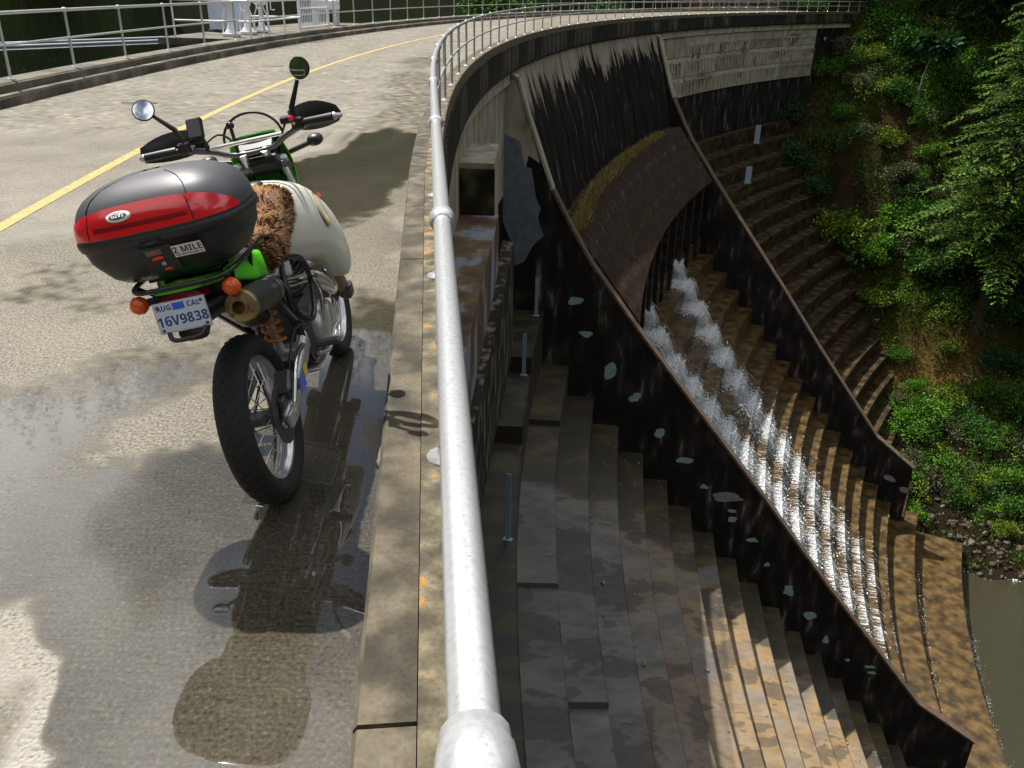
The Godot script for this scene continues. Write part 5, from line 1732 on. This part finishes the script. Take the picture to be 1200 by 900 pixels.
class Leafy:
	var v := PackedVector3Array()
	var n := PackedVector3Array()
	var c := PackedColorArray()
	func tri(a: Vector3, b: Vector3, d: Vector3, nn: Vector3, col: Color) -> void:
		if (d - a).cross(b - a).dot(nn) < 0.0:
			var s := b
			b = d
			d = s
		v.append(a)
		v.append(b)
		v.append(d)
		for i in 3:
			n.append(nn)
			c.append(col)
	func mesh() -> ArrayMesh:
		var arr := []
		arr.resize(Mesh.ARRAY_MAX)
		arr[Mesh.ARRAY_VERTEX] = v
		arr[Mesh.ARRAY_NORMAL] = n
		arr[Mesh.ARRAY_COLOR] = c
		var am := ArrayMesh.new()
		am.add_surface_from_arrays(Mesh.PRIMITIVE_TRIANGLES, arr)
		return am

# a strand of water that runs over the edge of course k and drops to the next
func strand(L: Leafy, rng: RandomNumberGenerator, k: int, th: float, w: float, throw_: float, back: float, bright := 1.0) -> void:
	var r := step_r(k)
	var y := step_y(k)
	var drop := RISE * rng.randf_range(0.6, 1.0)
	var pts := [PX(r + back, th + rng.randfn() * 0.05, y + 0.03 + 0.03 * rng.randf()), PX(r - 0.02, th, y + 0.04), PX(r - 0.05 - throw_ * 0.6, th, y - drop * 0.4), PX(r - 0.07 - throw_, th + rng.randfn() * 0.03, y - drop)]
	var side := (PX(r, th + 0.1, y) - PX(r, th, y)).normalized() * w
	var g := rng.randf_range(0.5, 0.85) * bright
	var col := Color(g * 0.95, g * 0.98, g)
	var ws := [0.5, 1.0, 0.9, 0.35]
	for i in 3:
		var a: Vector3 = pts[i]
		var b: Vector3 = pts[i + 1]
		var nn := (b - a).cross(side).normalized()
		L.tri(a - side * ws[i], b - side * ws[i + 1], b + side * ws[i + 1], nn, col)
		L.tri(a - side * ws[i], b + side * ws[i + 1], a + side * ws[i], nn, col)

func splash(L: Leafy, rng: RandomNumberGenerator, p: Vector3, size: float) -> void:
	var d := Vector3(rng.randfn(), rng.randfn() * 0.7 + 0.3, rng.randfn()).normalized()
	var e := d.cross(Vector3(rng.randfn(), rng.randfn(), rng.randfn())).normalized() * size
	var g := rng.randf_range(0.75, 0.95)
	L.tri(p - e, p + e, p + d * size * 1.6, e.cross(d).normalized(), Color(g * 0.96, g * 0.98, g))

func build_cascade() -> void:
	M.water = mat(Color.WHITE, 0.35)
	M.water.vertex_color_use_as_albedo = true
	M.water.backlight_enabled = true
	M.water.backlight = Color(0.3, 0.32, 0.34)
	var rng := RandomNumberGenerator.new()
	rng.seed = 17
	var t := thing("cascade", "white water rushing down the dark steps of the chute in two streams", "waterfall")
	var paths := [[22.6, 21.9, 21.3, 20.8, 20.3, 19.9, 19.5, 19.2, 18.9, 18.7, 18.5, 18.4, 18.2, 18.1, 18.0, 18.0, 18.0], [16.8, 16.3, 15.7, 15.2, 15.1, 15.1, 15.1, 15.0, 14.9, 14.8, 14.7, 14.6, 14.5, 14.4, 14.3, 14.2, 14.2]]
	for s in 2:
		var L := Leafy.new()
		for k in range(1, 16):
			var th: float = paths[s][k]
			var spread := 0.42 + 0.085 * k
			var full := clampf(1.25 - k * 0.075, 0.15, 1.0)
			for i in int(620 * full):
				var a := th + rng.randfn() * spread * 0.5
				if rng.randf() < 0.35:
					a = th + round(rng.randfn() * 2.5) * spread * 0.22
				strand(L, rng, k, a, rng.randf_range(0.006, 0.024), absf(rng.randfn()) * 0.3, rng.randf_range(0.0, 0.5))
			for i in int(3400 * full * full):
				# foam leaps from the foot of each fall and slides over the tread
				var a := th + rng.randfn() * spread * 0.55
				var f := rng.randf()
				var r := step_r(k) + RUN - f * 1.5
				var y := step_y(k) + 0.03 + absf(rng.randfn()) * (0.05 + 0.3 * exp(-f * 4.0))
				if r < step_r(k):
					y -= rng.randf() * RISE * 0.8
				splash(L, rng, PX(r, a, y), rng.randf_range(0.012, 0.06))
		put("stream", L.mesh(), M.water, t).set_meta("kind", "stuff")
	# thin sheets over the lower courses
	var L2 := Leafy.new()
	var pn := fnoise(77, 0.35, 3)
	for k in range(4, 17):
		for i in 900:
			var a := rng.randf_range(TL + 0.3, TR - 1.0)
			var c := 17.2 - (k - 4) * 0.05
			var w := exp(-pow((a - c) / (2.6 + k * 0.17), 2))
			w *= clampf(0.62 + 1.5 * pn.get_noise_2d(a * 2.0, k * 0.9), 0.0, 1.2)
			if rng.randf() > w * (0.5 if k < 9 else 0.3):
				continue
			strand(L2, rng, k, a, rng.randf_range(0.006, 0.02), rng.randf_range(0.0, 0.12), rng.randf_range(0.0, 0.12), 0.75 if k < 9 else 0.6)
			if rng.randf() < 0.8:
				splash(L2, rng, PX(step_r(k) + rng.randf() * 0.9, a, step_y(k) + 0.02), rng.randf_range(0.015, 0.04))
	for q in 1800:
		var a := rng.randf_range(TL + 1.0, TR - 3.0)
		var w := clampf(0.3 + 1.6 * pn.get_noise_2d(a * 2.0, 60.0), 0.0, 1.0)
		if rng.randf() < w:
			splash(L2, rng, PX(85.4 - rng.randf() * 0.5, a, -35.3 - rng.randf() * 1.5), rng.randf_range(0.008, 0.03))
			for z in 6:
				splash(L2, rng, PX(81.95 - absf(rng.randfn()) * 0.3, a + rng.randfn() * 0.2, POOL_Y + 0.02 + pow(rng.randf(), 3.0) * 0.8), rng.randf_range(0.008, 0.03))
	for q in 500:
		var a := rng.randf_range(20.0, 28.0)
		splash(L2, rng, from_ab(-78.0 + rng.randfn() * 4.0, 13.2 + rng.randfn() * 0.25, POOL_Y + 0.03), rng.randf_range(0.02, 0.08))
	put("spray", L2.mesh(), M.water, t).set_meta("kind", "stuff")
	# a branch lodged on the chute steps
	var b := thing("driftwood", "thin bleached branch lodged on the chute steps", "branch")
	put("stem", tubem([PX(99.0, 17.4, -21.2), PX(98.5, 17.0, -21.2), PX(98.0, 16.6, -21.5)], [0.03, 0.025, 0.012], 6), M.galv, b)
	put("twig", tubem([PX(98.5, 17.0, -21.2), PX(98.4, 16.8, -20.9)], [0.018, 0.008], 5), M.galv, b)

# a leaf clump: a bent diamond
func leaf(L: Leafy, p: Vector3, d: Vector3, up: Vector3, len: float, wid: float, c: Color) -> void:
	var s := d.cross(up)
	if s.length() < 0.01:
		s = d.cross(Vector3.RIGHT)
	s = s.normalized() * wid * 0.5
	var n := s.cross(d).normalized()
	var m := p + d * len * 0.5 + n * len * 0.08
	var t := p + d * len
	L.tri(p, m + s, m - s, n, c)
	L.tri(m - s, m + s, t, n, c)

func rv(rng: RandomNumberGenerator) -> Vector3:
	return Vector3(rng.randfn(), rng.randfn(), rng.randfn()).normalized()

# bushy crown: lobes filled with leaf clumps near their surface
func bush_mesh(seed_: int, lobes: int, leaves: int, lsize: float, lo: Color, hi: Color, flat := 0.8) -> ArrayMesh:
	var rng := RandomNumberGenerator.new()
	rng.seed = seed_
	var L := Leafy.new()
	var cs := []
	for i in lobes:
		var d := rv(rng)
		d.y = absf(d.y) * 0.9
		cs.append([Vector3(d.x * 0.62, 0.25 + d.y * 0.62 * flat, d.z * 0.62) * rng.randf_range(0.55, 1.0), rng.randf_range(0.2, 0.42)])
	for i in leaves:
		var q: Array = cs[rng.randi() % lobes]
		var d := rv(rng)
		d.y *= 0.85
		var p: Vector3 = q[0] + d * q[1] * pow(rng.randf(), 0.35) * rng.randf_range(0.75, 1.12)
		if p.y < 0.0:
			p.y = absf(p.y) * 0.4
		var dir := (d + rv(rng) * 0.8 + Vector3.UP * 0.1).normalized()
		var g := rng.randf()
		var c := lo.lerp(hi, g * g)
		c = c * rng.randf_range(0.8, 1.2)
		leaf(L, p, dir, (rv(rng) + Vector3.UP).normalized(), lsize * rng.randf_range(0.6, 1.3), lsize * rng.randf_range(0.35, 0.7), c)
	return L.mesh()

# conifer crown for a tree of height 1 scaled later: layered drooping sprays (built at true size)
func conifer(seed_: int, h: float, spread: float, bare: float, lo: Color, hi: Color, dens := 1.0) -> Array:
	var rng := RandomNumberGenerator.new()
	rng.seed = seed_
	var L := Leafy.new()
	var limbs := ST()
	var y := h * bare
	var a := rng.randf() * TAU
	while y < h * 0.985:
		var t := (y - h * bare) / (h * (1.0 - bare))
		var len := spread * pow(1.0 - t, 0.75) * (0.65 + 0.35 * minf(t * 6.0 + 0.4, 1.0)) * rng.randf_range(0.65, 1.1) + 0.25
		a += 2.399 + rng.randf() * 0.5
		var d := Vector3(cos(a), 0, sin(a))
		var side := Vector3(-sin(a), 0, cos(a))
		var droop := rng.randf_range(0.12, 0.3)
		var rise := rng.randf_range(0.0, 0.22)
		var pts := []
		var m := int(4 + len * 2.2)
		for i in m + 1:
			var f := float(i) / m
			pts.append(Vector3(0, y, 0) + d * len * f + Vector3.UP * (rise * len * f - droop * len * f * f * 1.6))
		tube(limbs, [pts[0], pts[m / 2], pts[m]], [0.035 * len * 0.5 + 0.012, 0.02, 0.006], 4, false)
		for i in range(1, m + 1):
			var f := float(i) / m
			if f < 0.15:
				continue
			for s in [-1.0, 1.0]:
				var tl := len * 0.34 * (1.08 - f) + 0.22
				var td: Vector3 = (side * s + d * rng.randf_range(0.5, 1.0) + Vector3.UP * rng.randf_range(-0.35, 0.1)).normalized()
				var nn := int(2 + tl * 6.5 * dens)
				for j in nn:
					var g := (j + rng.randf()) / nn
					var p: Vector3 = pts[i] + td * tl * g + Vector3.UP * (-0.12 * g * g * tl)
					var ld := (td * 0.9 + rv(rng) * 0.5 + Vector3.DOWN * 0.15).normalized()
					var cg := pow(rng.randf(), 1.6)
					leaf(L, p, ld, Vector3.UP, rng.randf_range(0.24, 0.5), rng.randf_range(0.1, 0.2), lo.lerp(hi, cg))
		y += h * 0.0062 * rng.randf_range(0.7, 1.3) / dens
	return [L.mesh(), done(limbs)]

func trunk(h: float, r: float, lean: Vector3, seed_: int) -> ArrayMesh:
	var rng := RandomNumberGenerator.new()
	rng.seed = seed_
	var pts := []
	var rr := []
	for i in 9:
		var t := i / 8.0
		pts.append(Vector3(rng.randfn() * 0.04, -0.6 + (h + 0.6) * t, rng.randfn() * 0.04) + lean * t * t)
		rr.append(r * (1.0 - t * 0.93) * (1.35 if i == 0 else 1.0))
	return tubem(pts, rr, 9)

func ground(a: float, b: float) -> Vector3:
	return from_ab(a, b, hill_y(a, b) - 0.12)

func build_plants() -> void:
	var rng := RandomNumberGenerator.new()
	rng.seed = 99
	M.leaf = mat(Color.WHITE, 0.75)
	M.leaf.metallic_specular = 0.22
	M.leaf.vertex_color_use_as_albedo = true
	M.leaf.backlight_enabled = true
	M.leaf.backlight = Color(0.5, 0.55, 0.3)
	M.bark = concrete(141, [[0.0, lin(0.02, 0.014, 0.01)], [0.5, lin(0.06, 0.042, 0.03)], [1.0, lin(0.12, 0.09, 0.065)]], 1.2, 0.25, 0.9, 3.0)
	M.bark_pale = concrete(142, [[0.0, lin(0.1, 0.09, 0.08)], [0.5, lin(0.25, 0.23, 0.21)], [1.0, lin(0.4, 0.38, 0.35)]], 1.5, 0.4, 0.9, 1.0)
	# ---- conifers
	var dk := Color(0.02, 0.042, 0.009)
	var md := Color(0.055, 0.09, 0.02)
	var kinds := []
	for q in [[1, 33.0, 9.0, 0.2, dk, Color(0.14, 0.26, 0.04), 1.3], [2, 27.0, 6.0, 0.1, dk, Color(0.11, 0.21, 0.035), 1.05], [3, 22.0, 5.4, 0.04, dk, Color(0.08, 0.16, 0.03), 0.95]]:
		kinds.append([conifer(q[0], q[1], q[2], q[3], q[4], q[5], q[6]), trunk(q[1], 0.014 * q[1], Vector3.ZERO, q[0]), q[1]])
	var trees := [[0, -79.5, 33.0, 1.0, 40.0, "tall conifer with bare lower trunk standing above the sunny grass bench"],
		[1, -69.2, 28.4, 0.85, 10.0, "layered conifer rising from the low bank above the plunge pool"],
		[1, -71.4, 39.7, 1.05, 80.0, "conifer behind the tall bare trunked one, cut by the frame edge"],
		[2, -75.6, 47.6, 1.2, 120.0, "dense conifer high on the slope, between the tall tree and the crest"],
		[1, -84.7, 58.6, 1.0, 200.0, "slender conifer near the top of the slope beside the crest end"],
		[0, -70.1, 54.7, 0.95, 250.0, "tall dark conifer at the top corner of the slope"],
		[2, -92.1, 63.2, 1.1, 300.0, "conifer just beyond the end of the crest road"],
		[2, -100.9, 64.6, 1.0, 20.0, "conifer behind the end of the far railing"],
		[1, -61.7, 35.2, 1.0, 150.0, "conifer farthest downstream on the slope"],
		[2, -88.2, 61.2, 0.9, 33.0, "shorter conifer on the skyline, second from the railing's end"],
		[1, -80.5, 62.8, 1.0, 70.0, "conifer on the skyline above the bare slope"],
		[0, -74.6, 61.3, 0.8, 110.0, "conifer on the skyline above the tall bare trunked tree"],
		[2, -67.3, 46.2, 1.1, 160.0, "dense conifer by the frame edge, halfway up the slope"],
		[2, -81.6, 55.9, 0.75, 190.0, "small dense conifer below the skyline"],
		[1, -67.7, 18.3, 0.7, 230.0, "conifer low on the bank at the frame edge"]]
	for q in trees:
		var K: Array = kinds[q[0]]
		var t := thing("conifer_tree", q[5], "tree", ground(q[1], q[2]), "conifers on the hillside")
		t.rotation_degrees.y = q[4]
		t.scale = Vector3.ONE * float(q[3])
		put("trunk", K[1], M.bark, t)
		put("branches", K[0][1], M.bark, t)
		put("crown", K[0][0], M.leaf, t)
		if q[3] == 1.0 and q[0] == 0:
			for s in [[3.4, 0.6, 2.6], [4.6, 2.4, 1.9], [5.6, -1.2, 2.0]]:
				var dd := Vector3(cos(s[1]), 0.15, sin(s[1]))
				put("dead_limb", tubem([Vector3(0, s[0], 0), Vector3(0, s[0], 0) + dd * s[2] * 0.5 + Vector3.UP * 0.3, Vector3(0, s[0], 0) + dd * s[2]], [0.05, 0.03, 0.01], 5), M.bark_pale, t)
	# ---- broadleaf shrubs: a few shapes, many individuals
	var shapes := []
	var tones := [[Color(0.02, 0.055, 0.01), Color(0.09, 0.22, 0.03)], [Color(0.035, 0.09, 0.01), Color(0.17, 0.36, 0.035)], [Color(0.018, 0.05, 0.02), Color(0.06, 0.15, 0.05)], [Color(0.05, 0.06, 0.03), Color(0.17, 0.18, 0.1)], [Color(0.06, 0.1, 0.012), Color(0.24, 0.32, 0.04)]]
	for i in 10:
		var tn: Array = tones[i / 2]
		shapes.append(bush_mesh(200 + i, 11 + i % 3 * 4, 2600, 0.085, tn[0], tn[1], 0.9 if i % 2 else 0.7))
	var stems := []
	for i in 3:
		var s := ST()
		for j in 5:
			var d := rv(rng)
			d.y = absf(d.y) + 0.6
			tube(s, [Vector3(0, -0.12, 0), d * 0.3, d.normalized() * 0.7 + Vector3(rng.randfn(), 0, rng.randfn()) * 0.05], [0.02, 0.014, 0.006], 5, false)
		stems.append(done(s))
	# [a, b, size, tone, label]
	var S := [
		[-92.2, 40.3, 4.2, 4, "large yellow green shrub spreading over the ends of the far steps"],
		[-89.1, 39.0, 3.4, 1, "bright green shrub beside the largest yellow green one"],
		[-97.5, 44.8, 3.6, 2, "blue green bush hanging over the upper far steps"],
		[-99.0, 48.4, 3.2, 2, "dark blue green bush under the end of the panelled wall"],
		[-95.4, 42.8, 2.6, 2, "blue green bush below the hanging one"],
		[-95.5, 53.5, 2.4, 1, "light green shrub at the end of the panelled wall"],
		[-93.5, 55.0, 2.6, 3, "grey twiggy shrub on the mossy outcrop by the crest"],
		[-91.9, 51.6, 2.4, 3, "greyish shrub under the mossy outcrop"],
		[-92.9, 49.2, 1.8, 1, "small bright shrub alone on the bare slope"],
		[-88.3, 47.1, 2.2, 4, "yellow green shrub in the middle of the bare slope"],
		[-87.2, 44.6, 2.4, 3, "grey green shrub below the middle of the bare slope"],
		[-85.8, 49.0, 2.0, 1, "small green shrub by the pale leaning stem"],
		[-85.0, 41.7, 3.0, 0, "dark green shrub left of the tall conifer"],
		[-87.1, 41.4, 2.6, 1, "leafy green shrub above the large yellow green one"],
		[-82.7, 26.5, 3.0, 1, "vivid green shrub below the sunny grass bench"],
		[-84.7, 24.3, 2.6, 1, "vivid green shrub next to the lowest far steps"],
		[-80.8, 28.1, 2.4, 4, "yellowish shrub at the edge of the grass bench"],
		[-83.6, 29.4, 1.6, 1, "small vivid bush on the left rim of the grass bench"],
		[-81.5, 32.0, 1.5, 4, "small bush by the foot of the tall conifer"],
		[-85.2, 32.0, 1.7, 0, "low green bush above the stepped end blocks"],
		[-84.6, 19.9, 2.0, 1, "green shrub right behind the end of the far chute wall"],
		[-84.3, 16.4, 1.8, 1, "lowest green shrub hugging the far chute wall"],
		[-78.6, 24.3, 2.6, 0, "green shrub on the slope above the stones"],
		[-76.7, 21.1, 2.2, 1, "light green shrub over the stony slope"],
		[-74.8, 19.1, 2.4, 1, "green shrub near the pool at the frame edge"],
		[-77.5, 16.8, 1.4, 4, "small yellow green clump at the water's edge"],
		[-79.9, 19.7, 1.5, 4, "small clump in the middle of the stony slope"],
		[-74.6, 26.9, 3.2, 0, "broad dark shrub between the two lower conifers"],
		[-77.1, 30.7, 2.8, 2, "blue green shrub right of the conifer's foot"],
		[-75.2, 34.1, 3.4, 0, "dark shrub behind the conifer's foot"],
		[-79.1, 37.5, 3.6, 0, "dark rounded shrub behind the tall conifer's trunk"],
		[-83.3, 37.6, 3.0, 0, "dark green shrub in the shade left of the conifer's trunk"],
		[-88.0, 36.0, 2.4, 4, "mossy shrub over the upper end blocks"],
		[-90.0, 56.5, 3.4, 0, "dark shrub at the top of the slope right of the outcrop"],
		[-87.0, 54.1, 3.6, 0, "dark green shrub high on the slope below the skyline"],
		[-82.9, 50.9, 3.8, 0, "broad dark shrub high between the conifers"],
		[-79.6, 46.1, 3.8, 2, "blue green thicket behind the tall conifer"],
		[-90.5, 53.8, 2.0, 4, "mossy yellow shrub on top of the outcrop"],
		[-84.5, 45.8, 1.7, 1, "small pale green shrub right of the bare slope"],
		[-87.9, 50.9, 2.6, 0, "dark shrub at the foot of the pale leaning stem"],
		[-97.0, 58.4, 3.0, 0, "dark bush at the far end of the railing"],
		[-94.1, 60.0, 3.5, 2, "blue green bush above the end of the railing"]]
	for i in S.size():
		var q: Array = S[i]
		var t := thing("shrub", q[4], "shrub", ground(q[0], q[1]), "shrubs on the hillside")
		t.scale = Vector3.ONE * float(q[2])
		t.rotation_degrees.y = rng.randf() * 360.0
		put("foliage", shapes[int(q[3]) * 2 + i % 2], M.leaf, t)
		put("stem", stems[i % 3], M.bark, t)
	# bushes on the reservoir bank, seen through the rails
	for q in [[128.0, 40.0, 4.0, "dark bush on the far bank behind the reservoir railing"], [133.0, 44.0, 5.0, "larger dark bush on the far bank behind the railing"], [122.0, 33.5, 2.4, "light green bush by the reservoir rail"], [126.0, 47.5, 4.5, "dark bush on the far bank nearest the crest end"], [140.0, 38.0, 6.0, "big bush at the far waterline"]]:
		var p := PX(q[0], q[1], 0.0)
		var v := ab(p)
		p.y = maxf(hill_y(v.x, v.y), LAKE_Y - 0.2)
		var t := thing("shrub", q[3], "shrub", p, "shrubs on the reservoir bank")
		t.scale = Vector3.ONE * float(q[2])
		put("foliage", shapes[used["shrub"] % 2], M.leaf, t)
		put("stem", stems[0], M.bark, t)
	# the pale leaning stem on the slope
	var ls := thing("dead_tree", "thin pale leaning trunk with a small leafy top on the slope", "tree", ground(-86.3, 49.9))
	put("trunk", tubem([Vector3(0, -0.5, 0), Vector3(0.1, 3.0, 0.2), Vector3(0.5, 6.0, 0.6)], [0.13, 0.1, 0.06], 7), M.bark_pale, ls)
	put("crown", bush_mesh(301, 8, 900, 0.3, Color(0.02, 0.05, 0.02), Color(0.06, 0.13, 0.05), 0.6), M.leaf, ls)
	ls.get_child(1).position = Vector3(0.5, 5.2, 0.6)
	ls.get_child(1).scale = Vector3.ONE * 2.6
	# ---- ground cover and stones, too many to count
	var U := Leafy.new()
	var n1 := fnoise(151, 0.12, 3)
	for i in 120000:
		var a := rng.randf_range(-108.0, -62.0)
		var b := rng.randf_range(11.0, 72.0)
		var d := n1.get_noise_2d(a, b)
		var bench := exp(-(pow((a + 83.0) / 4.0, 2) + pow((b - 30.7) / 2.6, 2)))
		if rng.randf() > 0.7 + d * 1.5 + bench:
			continue
		var y := hill_y(a, b)
		if y < POOL_Y + 0.2:
			continue
		var p := from_ab(a, b, y + 0.02)
		var rr := Vector2(p.x - CX, -p.z - CZ).length()
		if rr > 109.0 and y < 0.5:
			continue
		var g := rng.randf()
		var c := Color(0.02, 0.045, 0.008).lerp(Color(0.1, 0.18, 0.025), g)
		if d < -0.08:
			c = Color(0.035, 0.028, 0.012).lerp(Color(0.09, 0.07, 0.025), g)
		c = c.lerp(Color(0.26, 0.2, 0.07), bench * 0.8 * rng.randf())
		for j in 2:
			leaf(U, p + Vector3(rng.randfn(), 0, rng.randfn()) * 0.15, (Vector3.UP + rv(rng) * 0.9).normalized(), rv(rng), rng.randf_range(0.15, 0.45), rng.randf_range(0.05, 0.14), c)
	# tangled low growth between the shrubs
	var made := 0
	while made < 400:
		var a := rng.randf_range(-101.0, -66.0)
		var b := rng.randf_range(15.0, 66.0)
		var p := ground(a, b)
		var rr := Vector2(p.x - CX, -p.z - CZ).length()
		if rr > 108.0 or p.y < POOL_Y + 2.0 or exp(-(pow((a + 83.0) / 4.5, 2) + pow((b - 30.7) / 3.0, 2))) > 0.3:
			continue
		if rr > 90.0 and p.y < step_y((105.83 - rr) / RUN) + 2.0:
			continue
		if exp(-(pow((a + 90.0) / 4.0, 2) + pow((b - 45.0) / 7.0, 2))) > rng.randf() + 0.2:
			continue
		made += 1
		var tn: Array = tones[[0, 1, 2, 0, 4, 3, 1, 0][made % 8]]
		var w := rng.randf_range(0.7, 2.6)
		var hgt := w * rng.randf_range(0.45, 0.95)
		var cs := []
		for j in 7:
			cs.append([p + Vector3(rng.randfn() * w * 0.45, rng.randf() * hgt, rng.randfn() * w * 0.45), rng.randf_range(0.25, 0.5) * w])
		for j in int(380 * w):
			var q: Array = cs[rng.randi() % 7]
			var d := rv(rng)
			d.y *= 0.8
			var pt: Vector3 = q[0] + d * q[1] * pow(rng.randf(), 0.4)
			var g2 := rng.randf()
			leaf(U, pt, (d + rv(rng) * 0.9).normalized(), (rv(rng) + Vector3.UP).normalized(), rng.randf_range(0.12, 0.26), rng.randf_range(0.05, 0.13), Color(tn[0]).lerp(tn[1], g2 * g2) * rng.randf_range(0.8, 1.2))
	var uo := put("undergrowth", U.mesh(), M.leaf)
	tag(uo, "low brush and dry litter covering the far hillside", "undergrowth", "", "stuff")
	var rocks := ST()
	for i in 750:
		var a := rng.randf_range(-84.0, -70.0)
		var b := rng.randf_range(12.0, 24.0)
		var y := hill_y(a, b)
		if y < POOL_Y - 0.3 or rng.randf() > exp(-pow((b - 16.0) / 4.5, 2)):
			continue
		var r := rng.randf_range(0.07, 0.3)
		var p := from_ab(a, b, y)
		cbox(rocks, p, Vector3(r, r * rng.randf_range(0.4, 0.8), r * rng.randf_range(0.6, 1.1)), r * 0.35, Basis(rv(rng), rng.randf() * TAU))
	var ro := put("rubble", done(rocks), concrete(161, [[0.0, lin(0.025, 0.018, 0.014)], [0.5, lin(0.07, 0.048, 0.036)], [1.0, lin(0.15, 0.11, 0.085)]], 0.8, 1.0, 0.6, 1.0))
	tag(ro, "dark wet stones on the bank beside the plunge pool", "stones", "", "stuff")
	# forest on the ridges round the reservoir, far too many trees to count
	var low := conifer(9, 20.0, 4.2, 0.06, Color(0.008, 0.016, 0.005), Color(0.03, 0.05, 0.014), 0.16)
	var mm := MultiMesh.new()
	mm.transform_format = MultiMesh.TRANSFORM_3D
	mm.mesh = low[0]
	mm.instance_count = 1600
	for i in 1600:
		var az := deg_to_rad(rng.randf_range(-150.0, 75.0))
		var j := rng.randf_range(0.5, 17.0)
		var p := ridge_point(az, j)
		mm.set_instance_transform(i, Transform3D(Basis(Vector3.UP, rng.randf() * TAU).scaled(Vector3.ONE * rng.randf_range(0.7, 1.5)), p - Vector3(0, 1.5, 0)))
	var fo := MultiMeshInstance3D.new()
	fo.name = "forest"
	fo.multimesh = mm
	fo.material_override = M.leaf
	add_child(fo)
	tag(fo, "dark conifer forest covering the ridges beyond the reservoir", "forest", "", "stuff")
	# grass along the ledge of the deflector slab, and pebbles on the lit steps
	var G := Leafy.new()
	for i in 9500:
		var th := rng.randf_range(TL + 0.4, TR - 3.0)
		var r := 107.05 + rng.randfn() * 0.15
		var c := Color(0.08, 0.07, 0.02).lerp(Color(0.4, 0.3, 0.12), rng.randf())
		leaf(G, PX(r, th, -7.2), (Vector3.UP + rv(rng) * 0.7).normalized(), rv(rng), rng.randf_range(0.12, 0.5), rng.randf_range(0.02, 0.05), c)
	var go := put("ledge_grass", G.mesh(), M.leaf)
	tag(go, "dry yellow grass growing along the top of the sloping brown slab", "grass", "", "stuff")
	var pb := ST()
	for i in 420:
		var k := rng.randi_range(1, 16)
		var th := rng.randf_range(-4.0, 7.6)
		var r := rng.randf_range(0.012, 0.04) * (2.0 if rng.randf() < 0.06 else 1.0)
		cbox(pb, PX(step_r(k) + rng.randf_range(0.1, 1.0), th, step_y(k) + r * 0.5), Vector3(r, r * 0.7, r * 0.9), r * 0.4, Basis(rv(rng), rng.randf() * TAU))
	var po := put("pebbles", done(pb), M.paint_stone)
	tag(po, "scattered pale pebbles and chips lying on the dam steps", "pebbles", "", "stuff")
